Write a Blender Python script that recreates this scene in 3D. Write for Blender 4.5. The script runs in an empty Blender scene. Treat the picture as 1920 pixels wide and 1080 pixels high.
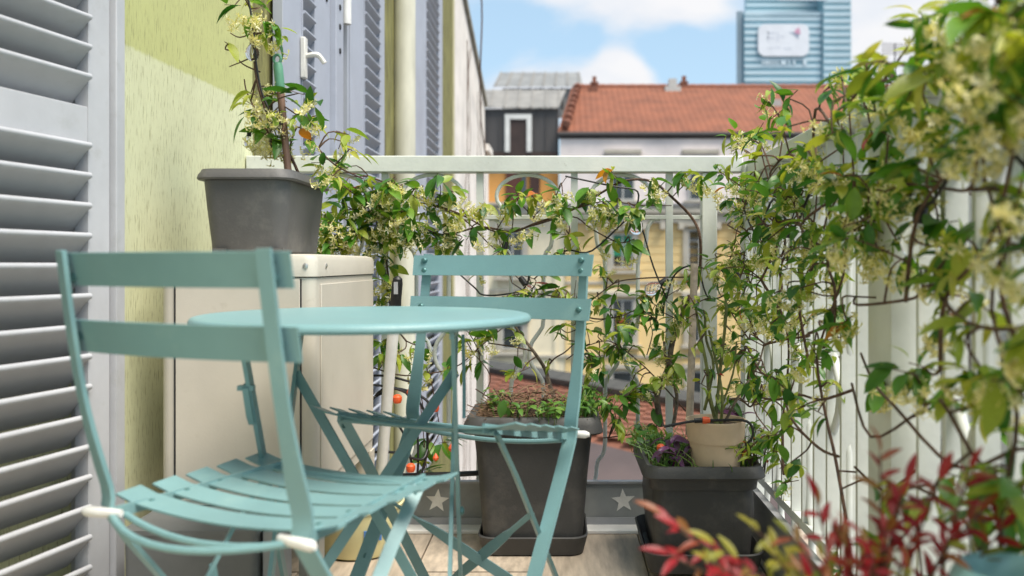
import bpy, math, random
from mathutils import Vector, Matrix
R = math.radians
random.seed(7)
S = bpy.context.scene
C = S.collection

# ---------------------------------------------------------------- camera, sky, sun, exposure
CAMZ, F, PX, PY = 0.80, 1670.0, 1050.0, 495.0
cam = bpy.data.objects.new('camera', bpy.data.cameras.new('camera'))
C.objects.link(cam); S.camera = cam
cam.location = (0, 0, CAMZ); cam.rotation_euler = (R(90), 0, 0)
cd = cam.data
cd.sensor_width = 36; cd.lens = F*36/1920
cd.shift_x = -(PX-960)/1920; cd.shift_y = -(540-PY)/1920
cd.clip_start = 0.02; cd.clip_end = 3000
cd.dof.use_dof = True; cd.dof.focus_distance = 2.35; cd.dof.aperture_fstop = 2.9

SUN_EL, SUN_AZ = 62.0, 128.0          # azimuth clockwise from +Y
W = bpy.data.worlds.new('World'); S.world = W; W.use_nodes = True
nt = W.node_tree; nt.nodes.clear()
def N(t, tree=None, **k):
    n = (tree or nt).nodes.new(t)
    for a, b in k.items():
        if hasattr(n, a): setattr(n, a, b)
        else: n.inputs[a].default_value = b
    return n
def L(a, b, tree=None): (tree or nt).links.new(a, b)
sky = N('ShaderNodeTexSky', sky_type='NISHITA', sun_disc=False, sun_elevation=R(SUN_EL), sun_rotation=R(SUN_AZ), air_density=1.0, dust_density=1.2, ozone_density=1.5)
tc = N('ShaderNodeTexCoord')
mp = N('ShaderNodeMapping'); mp.inputs['Scale'].default_value = (1, 1, 2.2); mp.inputs['Location'].default_value = (3.1, .4, .2)
L(tc.outputs['Generated'], mp.inputs['Vector'])
nz = N('ShaderNodeTexNoise', Scale=3.2, Detail=9.0, Roughness=.55, Distortion=.25); L(mp.outputs['Vector'], nz.inputs['Vector'])
# cumulus banks: soft blobs on the sky that the noise breaks up
def blob(d, tight, amp, prev):
    d = Vector(d).normalized()
    dp = N('ShaderNodeVectorMath', operation='DISTANCE'); dp.inputs[1].default_value = d
    nm = N('ShaderNodeVectorMath', operation='NORMALIZE'); L(tc.outputs['Generated'], nm.inputs[0]); L(nm.outputs[0], dp.inputs[0])
    mr = N('ShaderNodeMapRange', interpolation_type='SMOOTHSTEP'); mr.inputs['From Min'].default_value = tight; mr.inputs['From Max'].default_value = 0
    mr.inputs['To Min'].default_value = 0; mr.inputs['To Max'].default_value = amp
    L(dp.outputs['Value'], mr.inputs['Value'])
    ad = N('ShaderNodeMath', operation='ADD'); L(prev, ad.inputs[0]); L(mr.outputs[0], ad.inputs[1])
    return ad.outputs[0]
def pd(px, py): return ((px-PX)/F, 1, (PY-py)/F)
cur = nz.outputs['Fac']
for px, py, t, a in ((1175, 165, .085, .34), (985, 165, .09, .26), (1060, 0, .10, .16), (1230, 22, .085, .20), (1700, 60, .16, .30), (1330, 10, .09, .22), (1280, 110, .06, -.10), (960, 60, .07, -.22), (1330, 110, .06, -.16), (1050, 85, .06, -.20), (1190, 88, .04, -.22), (1120, 85, .04, -.2), (1260, 85, .045, -.18), (1150, 140, .05, .2)):
    cur = blob(pd(px, py), t, a, cur)
cr = N('ShaderNodeMapRange', interpolation_type='SMOOTHSTEP'); cr.inputs['From Min'].default_value = .46; cr.inputs['From Max'].default_value = .68
L(cur, cr.inputs['Value'])
nz2 = N('ShaderNodeTexNoise', Scale=9.0, Detail=6.0); L(mp.outputs['Vector'], nz2.inputs['Vector'])
cc = N('ShaderNodeMixRGB'); cc.inputs[1].default_value = (2.75, 2.9, 3.15, 1); cc.inputs[2].default_value = (3.2, 3.2, 3.27, 1)
cr2 = N('ShaderNodeMapRange'); cr2.inputs['From Min'].default_value = .35; cr2.inputs['From Max'].default_value = .62; L(nz2.outputs['Fac'], cr2.inputs['Value']); L(cr2.outputs[0], cc.inputs['Fac'])
tint = N('ShaderNodeMixRGB'); tint.inputs['Fac'].default_value = .68; tint.inputs[2].default_value = (1.55, 2.2, 2.6, 1)
L(sky.outputs[0], tint.inputs[1])
mx = N('ShaderNodeMixRGB'); L(cr.outputs[0], mx.inputs['Fac']); L(tint.outputs[0], mx.inputs[1]); L(cc.outputs[0], mx.inputs[2])
bg = N('ShaderNodeBackground', Strength=.105); L(mx.outputs[0], bg.inputs['Color'])
out = N('ShaderNodeOutputWorld'); L(bg.outputs[0], out.inputs['Surface'])

sl = bpy.data.lights.new('sun', 'SUN'); sl.energy = 2.0; sl.angle = R(32); sl.color = (1, .93, .82)
so = bpy.data.objects.new('sun', sl); C.objects.link(so)
sd = Vector((math.sin(R(SUN_AZ))*math.cos(R(SUN_EL)), math.cos(R(SUN_AZ))*math.cos(R(SUN_EL)), math.sin(R(SUN_EL))))
so.rotation_euler = sd.to_track_quat('Z', 'Y').to_euler(); so.location = sd*20
vs = S.view_settings
vs.view_transform = 'Standard'; vs.look = 'None'; vs.gamma = 1; vs.use_curve_mapping = False; vs.exposure = 1.5
S.cycles.max_bounces = 8; S.cycles.transparent_max_bounces = 12

# ---------------------------------------------------------------- helpers
def at(px, py, Y): return Vector(((px-PX)*Y/F, Y, CAMZ-(py-PY)*Y/F))
def ats(pts, Y, jit=0): return [at(x, y, Y)+Vector((0, random.uniform(-jit, jit), 0)) for x, y in pts]

def mat(name, col, rough=.5, var=.12, scale=8, bump=0, bscale=60, metal=0, spec=.5, stretch=None, dark=None, coat=0):
    m = bpy.data.materials.new(name); m.use_nodes = True
    t = m.node_tree; b = t.nodes['Principled BSDF']
    b.inputs['Roughness'].default_value = rough; b.inputs['Metallic'].default_value = metal
    b.inputs['Specular IOR Level'].default_value = spec
    if coat: b.inputs['Coat Weight'].default_value = coat
    g = N('ShaderNodeTexCoord', t)
    mp = N('ShaderNodeMapping', t); L(g.outputs['Object'], mp.inputs['Vector'], t)
    if stretch: mp.inputs['Scale'].default_value = stretch
    n = N('ShaderNodeTexNoise', t, Scale=scale, Detail=6.0, Roughness=.6); L(mp.outputs[0], n.inputs['Vector'], t)
    mixn = N('ShaderNodeMixRGB', t)
    d = dark or tuple(c*(1-var*2) for c in col)
    l = tuple(min(1, c*(1+var)) for c in col)
    mixn.inputs[1].default_value = (*d, 1); mixn.inputs[2].default_value = (*l, 1)
    mr = N('ShaderNodeMapRange', t); mr.inputs['From Min'].default_value = .3; mr.inputs['From Max'].default_value = .62
    L(n.outputs['Fac'], mr.inputs['Value'], t); L(mr.outputs[0], mixn.inputs['Fac'], t)
    L(mixn.outputs[0], b.inputs['Base Color'], t)
    rr = N('ShaderNodeMapRange', t); rr.inputs['To Min'].default_value = max(.05, rough-.1); rr.inputs['To Max'].default_value = min(1, rough+.12)
    L(n.outputs['Fac'], rr.inputs['Value'], t); L(rr.outputs[0], b.inputs['Roughness'], t)
    if bump:
        n2 = N('ShaderNodeTexNoise', t, Scale=bscale, Detail=5.0); L(mp.outputs[0], n2.inputs['Vector'], t)
        bp = N('ShaderNodeBump', t, Strength=bump, Distance=.01); L(n2.outputs['Fac'], bp.inputs['Height'], t); L(bp.outputs[0], b.inputs['Normal'], t)
    return m

class MB:
    def __init__(s): s.v = []; s.f = []
    def add(s, vs, fs):
        o = len(s.v); s.v += [Vector(v) for v in vs]; s.f += [tuple(i+o for i in f) for f in fs]; return s
    def box(s, lo, hi):
        x0, y0, z0 = lo; x1, y1, z1 = hi
        return s.add([(x0,y0,z0),(x1,y0,z0),(x1,y1,z0),(x0,y1,z0),(x0,y0,z1),(x1,y0,z1),(x1,y1,z1),(x0,y1,z1)],
                     [(0,3,2,1),(4,5,6,7),(0,1,5,4),(1,2,6,5),(2,3,7,6),(3,0,4,7)])
    def tube(s, pts, r, n=6, cap=True):
        pts = [Vector(p) for p in pts]; rs = r if isinstance(r, (list, tuple)) else [r]*len(pts)
        o = len(s.v); up = None
        for i, p in enumerate(pts):
            d = (pts[min(i+1, len(pts)-1)]-pts[max(i-1, 0)])
            if d.length < 1e-9: d = Vector((0,0,1))
            d.normalize()
            if up is None: up = d.orthogonal().normalized()
            up = up-d*up.dot(d)
            if up.length < 1e-6: up = d.orthogonal()
            up.normalize(); q = d.cross(up)
            for k in range(n):
                a = 2*math.pi*k/n
                s.v.append(p+(up*math.cos(a)+q*math.sin(a))*rs[i])
        for i in range(len(pts)-1):
            for k in range(n):
                s.f.append((o+i*n+k, o+i*n+(k+1)%n, o+(i+1)*n+(k+1)%n, o+(i+1)*n+k))
        if cap:
            s.f.append(tuple(o+k for k in reversed(range(n)))); e = o+(len(pts)-1)*n; s.f.append(tuple(e+k for k in range(n)))
        return s
    def strip(s, pts, w, t, wdir):
        """flat bar swept along pts: width w along wdir (one vector or one per point), thickness t"""
        pts = [Vector(p) for p in pts]; o = len(s.v)
        for i, p in enumerate(pts):
            d = (pts[min(i+1, len(pts)-1)]-pts[max(i-1, 0)]).normalized()
            wd = Vector(wdir[i]) if isinstance(wdir[0], (tuple, list, Vector)) else Vector(wdir)
            wd = (wd-d*wd.dot(d)).normalized(); nn = d.cross(wd)
            ww = w[i] if isinstance(w, (list, tuple)) else w
            for a, b in ((-1,-1),(1,-1),(1,1),(-1,1)): s.v.append(p+wd*a*ww/2+nn*b*t/2)
        for i in range(len(pts)-1):
            for k in range(4): s.f.append((o+i*4+k, o+i*4+(k+1)%4, o+i*4+4+(k+1)%4, o+i*4+4+k))
        s.f.append((o+3,o+2,o+1,o)); e = o+(len(pts)-1)*4; s.f.append((e,e+1,e+2,e+3))
        return s
    def loft(s, prof, n=4, c=(0,0), caps=(1,1)):
        """prof: (z, half width, half depth, corner radius) loops"""
        o = len(s.v); cnt = None
        for z, hw, hd, r in prof:
            r = min(r, hw*.999, hd*.999); lp = []
            for qx, qy, a0 in ((1,1,0),(-1,1,90),(-1,-1,180),(1,-1,270)):
                for k in range(n+1):
                    a = R(a0+90*k/n)
                    lp.append((c[0]+qx*(hw-r)+r*math.cos(a), c[1]+qy*(hd-r)+r*math.sin(a), z))
            cnt = len(lp); s.v += [Vector(p) for p in lp]
        for i in range(len(prof)-1):
            for k in range(cnt): s.f.append((o+i*cnt+k, o+i*cnt+(k+1)%cnt, o+(i+1)*cnt+(k+1)%cnt, o+(i+1)*cnt+k))
        if caps[0]: s.f.append(tuple(o+k for k in reversed(range(cnt))))
        if caps[1]: e = o+(len(prof)-1)*cnt; s.f.append(tuple(e+k for k in range(cnt)))
        return s
    def lathe(s, prof, n=24, c=(0,0,0), axis=None):
        o = len(s.v); M = Matrix.Identity(3) if axis is None else Vector(axis).normalized().to_track_quat('Z', 'Y').to_matrix()
        for r, z in prof:
            for k in range(n):
                a = 2*math.pi*k/n
                s.v.append(Vector(c)+M@Vector((r*math.cos(a), r*math.sin(a), z)))
        for i in range(len(prof)-1):
            for k in range(n): s.f.append((o+i*n+k, o+i*n+(k+1)%n, o+(i+1)*n+(k+1)%n, o+(i+1)*n+k))
        if prof[0][0] > 1e-6: s.f.append(tuple(o+k for k in reversed(range(n))))
        if prof[-1][0] > 1e-6: e = o+(len(prof)-1)*n; s.f.append(tuple(e+k for k in range(n)))
        return s
    def prism(s, poly, axis, a, b):
        """polygon (2D) extruded along axis 'x' 'y' 'z' from a to b"""
        def P(u, w, t): return {'x': (t,u,w), 'y': (u,t,w), 'z': (u,w,t)}[axis]
        n = len(poly)
        return s.add([P(u,w,a) for u,w in poly]+[P(u,w,b) for u,w in poly],
                     [tuple(range(n)), tuple(reversed(range(n,2*n)))]+[(i,n+i,n+(i+1)%n,(i+1)%n) for i in range(n)])
    def mesh(s, name, m, smooth=None, off=None):
        off = off or Vector((0,0,0))
        me = bpy.data.meshes.new(name); me.from_pydata([tuple(v-off) for v in s.v], [], s.f)
        me.materials.append(m); me.update()
        import bmesh
        bm = bmesh.new(); bm.from_mesh(me); bmesh.ops.recalc_face_normals(bm, faces=bm.faces)
        bm.to_mesh(me); bm.free()
        if smooth:
            me.shade_smooth()
            try: me.set_sharp_from_angle(angle=R(smooth))
            except Exception: pass
        return me
    def build(s, name, m, parent=None, smooth=35, bevel=0, world=True):
        off = Vector((0,0,0))
        if parent is not None and world:
            p = parent
            while p is not None: off += p.location; p = p.parent
        o = bpy.data.objects.new(name, s.mesh(name, m, smooth, off)); C.objects.link(o)
        if parent is not None: o.parent = parent
        if bevel:
            b = o.modifiers.new('bevel', 'BEVEL'); b.width = bevel; b.segments = 2; b.limit_method = 'ANGLE'; b.angle_limit = R(40); b.harden_normals = False
        return o

def tag(o, label=None, cat=None, group=None, kind=None):
    for k, v in (('label', label), ('category', cat), ('group', group), ('kind', kind)):
        if v: o[k] = v
    return o
def thing(name, label, cat, loc=(0,0,0), group=None, rz=0):
    o = bpy.data.objects.new(name, None); C.objects.link(o); o.location = loc; o.rotation_euler = (0,0,rz); o.empty_display_size = .05
    return tag(o, label, cat, group)
def inst(name, me, parent, loc=(0,0,0), rot=None, scale=1):
    o = bpy.data.objects.new(name, me); C.objects.link(o); o.parent = parent
    if rot is not None:
        o.matrix_local = Matrix.LocRotScale(Vector(loc), rot, Vector((scale,)*3) if not isinstance(scale, (tuple, list)) else Vector(scale))
    else:
        o.location = loc; o.scale = (scale,)*3 if not isinstance(scale, (tuple, list)) else scale
    return o
def kids(o): return [c for c in bpy.data.objects if c.parent == o]
def copy_tree(o, parent=None):
    c = o.copy(); C.objects.link(c); c.parent = parent
    for k in kids(o): copy_tree(k, c)
    return c
def smooth_path(pts, n=5):
    pts = [Vector(p) for p in pts]
    if len(pts) < 3: return pts
    out = []
    for i in range(len(pts)-1):
        p0 = pts[max(i-1,0)]; p1 = pts[i]; p2 = pts[i+1]; p3 = pts[min(i+2,len(pts)-1)]
        for k in range(n):
            t = k/n
            out.append(.5*((2*p1)+(-p0+p2)*t+(2*p0-5*p1+4*p2-p3)*t*t+(-p0+3*p1-3*p2+p3)*t**3))
    out.append(pts[-1]); return out

# ---------------------------------------------------------------- materials
M = {}
M['teal'] = mat('teal_powder_coat', (.19,.345,.36), .40, .05, 5, .06, 300)
M['bolt'] = mat('bolt_teal', (.10,.22,.22), .4, .1, 40, metal=.4)
M['rail'] = mat('rail_paint', (.67,.69,.655), .5, .06, 6, .05, 90)
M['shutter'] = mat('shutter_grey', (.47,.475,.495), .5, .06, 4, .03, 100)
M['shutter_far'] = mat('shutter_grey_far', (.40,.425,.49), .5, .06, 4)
M['whiteplastic'] = mat('white_plastic', (.78,.77,.74), .4, .05, 20)
M['black'] = mat('black_plastic', (.012,.012,.013), .45, .1, 30)
M['ac'] = mat('cream_metal', (.60,.555,.475), .42, .04, 5, .03, 200)
M['planter'] = mat('charcoal_plastic', (.047,.046,.045), .55, .12, 7, .08, 180)
M['planter2'] = mat('grey_plastic', (.100,.096,.093), .55, .10, 7, .08, 180)
M['beigepot'] = mat('beige_plastic', (.70,.53,.37), .55, .06, 8, .05, 150)
M['soil'] = mat('soil', (.06,.04,.025), .95, .4, 40, .8, 60)
M['tub'] = mat('pale_yellow_plastic', (.72,.68,.38), .4, .05, 10)
M['greybox'] = mat('grey_box_plastic', (.17,.175,.175), .5, .08, 8, .05, 80)
M['greylight'] = mat('light_grey_metal', (.35,.355,.37), .45, .08, 8)
M['toe'] = mat('toe_sheet', (.30,.31,.30), .5, .12, 6, .05, 60)
M['star'] = mat('star_white', (.82,.79,.73), .6, .05, 60)
M['sill'] = mat('white_stone', (.82,.81,.78), .6, .06, 12, .1, 60)
M['bark'] = mat('bark', (.10,.055,.035), .8, .3, 60, .5, 120)
M['barkgrey'] = mat('bark_grey', (.19,.145,.11), .85, .3, 50, .6, 120)
M['cane'] = mat('cane', (.46,.38,.31), .7, .2, 30, .3, 80)
M['brownpole'] = mat('brown_pole', (.16,.09,.06), .6, .3, 30, .2, 80, stretch=(1,1,.1))
M['greengrip'] = mat('green_grip', (.10,.27,.17), .45, .08, 30)
M['orange'] = mat('orange_cap', (.75,.11,.03), .4, .1, 30)
M['handle'] = mat('handle_cream', (.68,.66,.60), .35, .04, 20)
M['dark'] = mat('dark_recess', (.02,.02,.022), .8, .1, 5)
M['pipe'] = mat('drainpipe_cream', (.64,.62,.50), .5, .14, 5, .06, 30, stretch=(1,1,.25))
M['darkolive'] = mat('dark_olive_plaster', (.20,.19,.065), .9, .38, 9, .6, 60, stretch=(3,3,.5), dark=(.085,.075,.03))
M['blue'] = mat('pale_blue_glaze', (.30,.55,.60), .3, .06, 8)
M['bluelogo'] = mat('blue_print', (.10,.25,.60), .5, .1, 30)

def wall_mat():
    m = bpy.data.materials.new('green_yellow_plaster'); m.use_nodes = True; t = m.node_tree; b = t.nodes['Principled BSDF']
    b.inputs['Roughness'].default_value = .85
    g = N('ShaderNodeTexCoord', t)
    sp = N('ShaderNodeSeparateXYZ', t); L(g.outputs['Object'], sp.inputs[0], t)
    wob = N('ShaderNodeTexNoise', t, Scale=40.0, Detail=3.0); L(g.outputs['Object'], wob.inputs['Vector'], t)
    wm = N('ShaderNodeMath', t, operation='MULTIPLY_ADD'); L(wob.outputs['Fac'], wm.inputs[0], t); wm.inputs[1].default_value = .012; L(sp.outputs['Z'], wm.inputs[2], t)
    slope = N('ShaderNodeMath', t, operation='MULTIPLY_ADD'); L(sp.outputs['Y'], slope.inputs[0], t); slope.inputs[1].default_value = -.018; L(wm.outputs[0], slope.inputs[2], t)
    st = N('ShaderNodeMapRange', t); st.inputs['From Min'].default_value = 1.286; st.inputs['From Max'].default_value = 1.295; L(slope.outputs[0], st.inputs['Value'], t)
    wall_tone = N('ShaderNodeMixRGB', t); wall_tone.inputs[1].default_value = (.67,.68,.44,1); wall_tone.inputs[2].default_value = (.54,.55,.235,1); L(st.outputs[0], wall_tone.inputs['Fac'], t)  # paler tone low on the wall, darker above a nearly level wavering edge
    # blotches
    n0 = N('ShaderNodeTexNoise', t, Scale=5.0, Detail=5.0); L(g.outputs['Object'], n0.inputs['Vector'], t)
    bl = N('ShaderNodeMixRGB', t, blend_type='MULTIPLY'); L(wall_tone.outputs[0], bl.inputs[1], t); bl.inputs['Fac'].default_value = .5
    cr = N('ShaderNodeMapRange', t); cr.inputs['From Min'].default_value=.3; cr.inputs['From Max'].default_value=.6; cr.inputs['To Min'].default_value=.84; L(n0.outputs['Fac'], cr.inputs['Value'], t); L(cr.outputs[0], bl.inputs[2], t)
    # vertical dragged-grain scratches
    mp = N('ShaderNodeMapping', t); mp.inputs['Scale'].default_value = (1, 1, .10); L(g.outputs['Object'], mp.inputs['Vector'], t)
    n1 = N('ShaderNodeTexNoise', t, Scale=230.0, Detail=5.0, Roughness=.65); L(mp.outputs[0], n1.inputs['Vector'], t)
    sc = N('ShaderNodeMapRange', t); sc.inputs['From Min'].default_value = .33; sc.inputs['From Max'].default_value = .45; L(n1.outputs['Fac'], sc.inputs['Value'], t)
    n3 = N('ShaderNodeTexNoise', t, Scale=14.0, Detail=3.0); L(mp.outputs[0], n3.inputs['Vector'], t)
    den = N('ShaderNodeMapRange', t); den.inputs['From Min'].default_value=.35; den.inputs['From Max'].default_value=.65; den.inputs['To Min'].default_value=.55; den.inputs['To Max'].default_value=.0; L(n3.outputs['Fac'], den.inputs['Value'], t)
    mxx = N('ShaderNodeMath', t, operation='MAXIMUM'); L(sc.outputs[0], mxx.inputs[0], t); L(den.outputs[0], mxx.inputs[1], t)
    fin = N('ShaderNodeMixRGB', t); fin.inputs[1].default_value = (.26,.24,.11,1); L(mxx.outputs[0], fin.inputs['Fac'], t); L(bl.outputs[0], fin.inputs[2], t)
    L(fin.outputs[0], b.inputs['Base Color'], t)
    bp = N('ShaderNodeBump', t, Strength=.55, Distance=.004); L(n1.outputs['Fac'], bp.inputs['Height'], t); L(bp.outputs[0], b.inputs['Normal'], t)
    return m
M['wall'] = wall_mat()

def leaf_mat(name, a, b_, c, rough=.38, trans=.35):
    """a / b_ / c : colours picked at random per leaf"""
    m = bpy.data.materials.new(name); m.use_nodes = True; t = m.node_tree; b = t.nodes['Principled BSDF']
    b.inputs['Roughness'].default_value = rough
    oi = N('ShaderNodeObjectInfo', t); ge = N('ShaderNodeNewGeometry', t)
    ad = N('ShaderNodeMath', t, operation='ADD'); L(oi.outputs['Random'], ad.inputs[0], t); L(ge.outputs['Random Per Island'], ad.inputs[1], t)
    fr = N('ShaderNodeMath', t, operation='FRACT'); L(ad.outputs[0], fr.inputs[0], t)
    rp = N('ShaderNodeValToRGB', t); e = rp.color_ramp.elements
    e[0].position = 0; e[0].color = (*a,1); e[1].position = .62; e[1].color = (*b_,1)
    x = e.new(.93); x.color = (*c,1)
    L(fr.outputs[0], rp.inputs['Fac'], t)
    g = N('ShaderNodeTexCoord', t); n = N('ShaderNodeTexNoise', t, Scale=30.0, Detail=3.0); L(g.outputs['Object'], n.inputs['Vector'], t)
    mu = N('ShaderNodeMixRGB', t, blend_type='MULTIPLY'); mu.inputs['Fac'].default_value=.6; L(rp.outputs[0], mu.inputs[1], t)
    mr = N('ShaderNodeMapRange', t); mr.inputs['From Min'].default_value=.3; mr.inputs['From Max'].default_value=.65; mr.inputs['To Min'].default_value=.6; mr.inputs['To Max'].default_value=1.1; L(n.outputs['Fac'], mr.inputs['Value'], t); L(mr.outputs[0], mu.inputs[2], t)
    L(mu.outputs[0], b.inputs['Base Color'], t)
    tr = N('ShaderNodeBsdfTranslucent', t)
    br = N('ShaderNodeMixRGB', t, blend_type='MULTIPLY'); br.inputs['Fac'].default_value = 1; br.inputs[2].default_value = (1.5,1.35,.6,1); L(mu.outputs[0], br.inputs[1], t); L(br.outputs[0], tr.inputs['Color'], t)
    ms = N('ShaderNodeMixShader', t); ms.inputs['Fac'].default_value = trans
    L(b.outputs[0], ms.inputs[1], t); L(tr.outputs[0], ms.inputs[2], t); L(ms.outputs[0], t.nodes['Material Output'].inputs['Surface'], t)
    return m
M['leaf'] = leaf_mat('jasmine_leaf', (.028,.12,.018), (.115,.285,.026), (.36,.42,.05))
M['youngleaf'] = leaf_mat('jasmine_young_leaf', (.22,.34,.04), (.38,.46,.07), (.5,.5,.1))
M['redleaf'] = leaf_mat('nandina_leaf', (.24,.003,.008), (.32,.010,.016), (.22,.12,.03), .45, .2)
M['olive'] = leaf_mat('nandina_olive_leaf', (.28,.24,.03), (.35,.33,.05), (.20,.24,.03), .4, .3)
M['flower'] = leaf_mat('jasmine_petal', (.78,.74,.38), (.86,.83,.56), (.90,.88,.74), .6, .35)
M['weed'] = leaf_mat('weed_leaf', (.06,.17,.03), (.15,.30,.05), (.25,.36,.07))
M['purple'] = leaf_mat('purple_leaf', (.045,.012,.035), (.09,.025,.08), (.20,.06,.18), .3, .15)
M['autumn'] = leaf_mat('withered_leaf', (.55,.10,.02), (.60,.30,.03), (.42,.03,.02))
M['straw'] = leaf_mat('dry_straw', (.20,.12,.07), (.30,.20,.11), (.13,.075,.05), .8, .1)

def glass_mat():
    m = bpy.data.materials.new('bulb_glass'); m.use_nodes = True; t = m.node_tree; b = t.nodes['Principled BSDF']
    b.inputs['Transmission Weight'].default_value = 1; b.inputs['Roughness'].default_value = .02; b.inputs['IOR'].default_value = 1.12
    b.inputs['Base Color'].default_value = (.97,.97,.95,1); return m
M['glass'] = glass_mat()

# ---------------------------------------------------------------- floor and ground
ground = MB().box((-120,-60,-9.3),(320,700,-9)).build('street_ground', mat('street_asphalt', (.10,.10,.10), .9, .2, .3)); tag(ground, kind='structure')
slab = MB().box((-.96,-1.2,-.2),(.60,2.76,-.012)).build('floor', mat('balcony_slab', (.16,.14,.12), .9, .1)); tag(slab, kind='structure')
def tile_mat():
    m = mat('wood_look_tile', (.50,.415,.325), .5, .16, 5, .06, 60, stretch=(9,1.2,1))
    t = m.node_tree; b = t.nodes['Principled BSDF']; src = b.inputs['Base Color'].links[0].from_socket
    oi = N('ShaderNodeObjectInfo', t); mr = N('ShaderNodeMapRange', t); mr.inputs['To Min'].default_value=.86; mr.inputs['To Max'].default_value=1.06; L(oi.outputs['Random'], mr.inputs['Value'], t)
    mu = N('ShaderNodeMixRGB', t, blend_type='MULTIPLY'); mu.inputs['Fac'].default_value=1; L(src, mu.inputs[1], t); L(mr.outputs[0], mu.inputs[2], t); L(mu.outputs[0], b.inputs['Base Color'], t)
    return m
TM = tile_mat()
tme = MB().box((-.149,-.449,-.012),(.149,.449,0)).mesh('tile', TM)
for i in range(6):
    for j in range(5):
        x = -.80+i*.3025-.0295; y = 2.24-j*.9015-(0 if i % 2 else .38)+.0
        if x-.15 > .56: continue
        o = inst('tile', tme, slab, (x, y, 0), scale=(1,1,1))
        if y+.449 > 2.70: o.scale = (1,(2.70-y+.449)/.898,1); o.location.y = (2.70+y-.449)/2
# fill tiles at the far end of the shifted columns
for i in range(6):
    if i % 2 == 0:
        x = -.80+i*.3025-.0295
        inst('tile', tme, slab, (x, 2.508, 0), scale=(1,.38/.898,1))
sill = MB().box((-.95,2.635,0.0),(.545,2.698,.012)).build('floor_edge', M['sill'], bevel=.003); tag(sill, kind='structure')

# ---------------------------------------------------------------- house wall on the left
WX = -.96
house = thing('house_facade', 'rough yellow green plastered house wall along the left of the balcony', 'house wall', (WX,2,0))
w = MB()
w.box((WX-.35,1.875,-.3),(WX,2.78,3.6)).box((WX-.35,-1.5,-.3),(WX,.78,3.6)).box((WX-.35,.78,2.32),(WX,1.875,3.6)).box((WX-.35,.78,-.3),(WX,1.875,0.0))
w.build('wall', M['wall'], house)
MB().box((WX-.40,.78,0),(WX-.355,1.875,2.32)).build('door_recess', M['dark'], house)
w = MB().box((WX-.36,2.782,-9),(WX-.002,7.98,5.2))  # facade past the railing, in a darker streaky olive tone
w.build('far_wall', M['darkolive'], house)
# pale band on the outer corner of the facade
MB().box((WX-.30,7.985,-9),(WX+.0,8.12,5.2)).build('corner_band', mat('corner_plaster', (.50,.46,.27), .9, .2, 12, .4, 60, stretch=(2,2,.4)), house)
# drainpipe
pm = MB(); pm.tube([(WX+.052,5.2,-6),(WX+.052,5.2,5)], .064, 20); 
dp = pm.build('drainpipe', M['pipe'], house)
for zz in (2.85,-1.5): MB().tube([(WX+.052,5.2,zz),(WX+.052,5.2,zz+.05)], .070, 20).build('pipe_collar', M['pipe'], dp)

# ---- louvred shutters (leaf along +u from hinge, front face towards +n)
def shutter(label, hinge, ang, width, z0, z1, pitch, matl, rails=(), stile=.05, blade=.062, tilt=42, group=None, th=.034, near=None):
    near = near or stile
    """hinge: (x,y) of the far end; the leaf runs towards the camera (-Y) turned by ang"""
    t = thing('louvred_shutter', label, 'shutter', (hinge[0],hinge[1],z0), group, rz=ang)
    H = z1-z0
    def part(name, mb, parent=t, **k): return mb.build(name, matl, parent, world=False, **k)
    part('stile', MB().box((-th,-stile,0),(0,0,H)), bevel=.002)
    part('stile', MB().box((-th,-width,0),(0,-width+near,H)), bevel=.002)
    # inner lips
    part('lip', MB().box((-th*.8,-stile-.012,.06),(.003,-stile-.0005,H-.06)).box((-th*.8,-width+near+.0005,.06),(.003,-width+near+.012,H-.06)))
    zs = [(-.02,.07)]+[(a-z0,b-z0) for a,b in rails]+[(H-.08,H)]
    for a, b in zs: part('cross_rail', MB().box((-th,-width+near+.001,max(a,0)),(.001,-stile-.001,b)), bevel=.002)
    me = None
    prof = []
    for k in range(5): a = R(-90+45*k); prof.append((blade/2+.0062*math.cos(a), .0062*math.sin(a)))
    prof.append((blade/2-.010,.0028))
    for k in range(5): a = R(90+45*k); prof.append((-blade/2+.0028*math.cos(a), .0028*math.sin(a)))
    prof.append((blade/2-.010,-.0028))
    ct, st = math.cos(R(tilt)), math.sin(R(tilt))
    pr = [(u*ct+w*st-th*.55, -u*st+w*ct) for u, w in prof]
    mb = MB().prism(pr, 'y', -(width-near-stile-.026)/2, (width-near-stile-.026)/2)
    me = mb.mesh('slat', matl, 50)
    for (a0, b0), (a1, b1) in zip(zs[:-1], zs[1:]):
        n = int((a1-b0)/pitch); p = (a1-b0)/n
        for i in range(n): inst('slat', me, t, (0, -(stile+width-near)/2, b0+p*(i+.5)))
    return t
door = shutter('large grey louvred door shutter, nearest the camera, beside the plastered wall', (-.925,1.83), R(-12.5), .62, .01, 2.25, .0575, M['shutter'], rails=((1.035,1.112),), stile=.052, blade=.080, tilt=-48)
MB().box((WX-.05,1.838,0),(-.915,1.874,2.3)).build('door_jamb', M['shutter'], house, bevel=.002)
shutter('slim grey shutter behind the jasmine with a cream lever handle', (WX+.045,3.40), 0, .46, -.6, 3.4, .060, M['shutter_far'], stile=.08, near=.21, blade=.078, tilt=-52)
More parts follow.
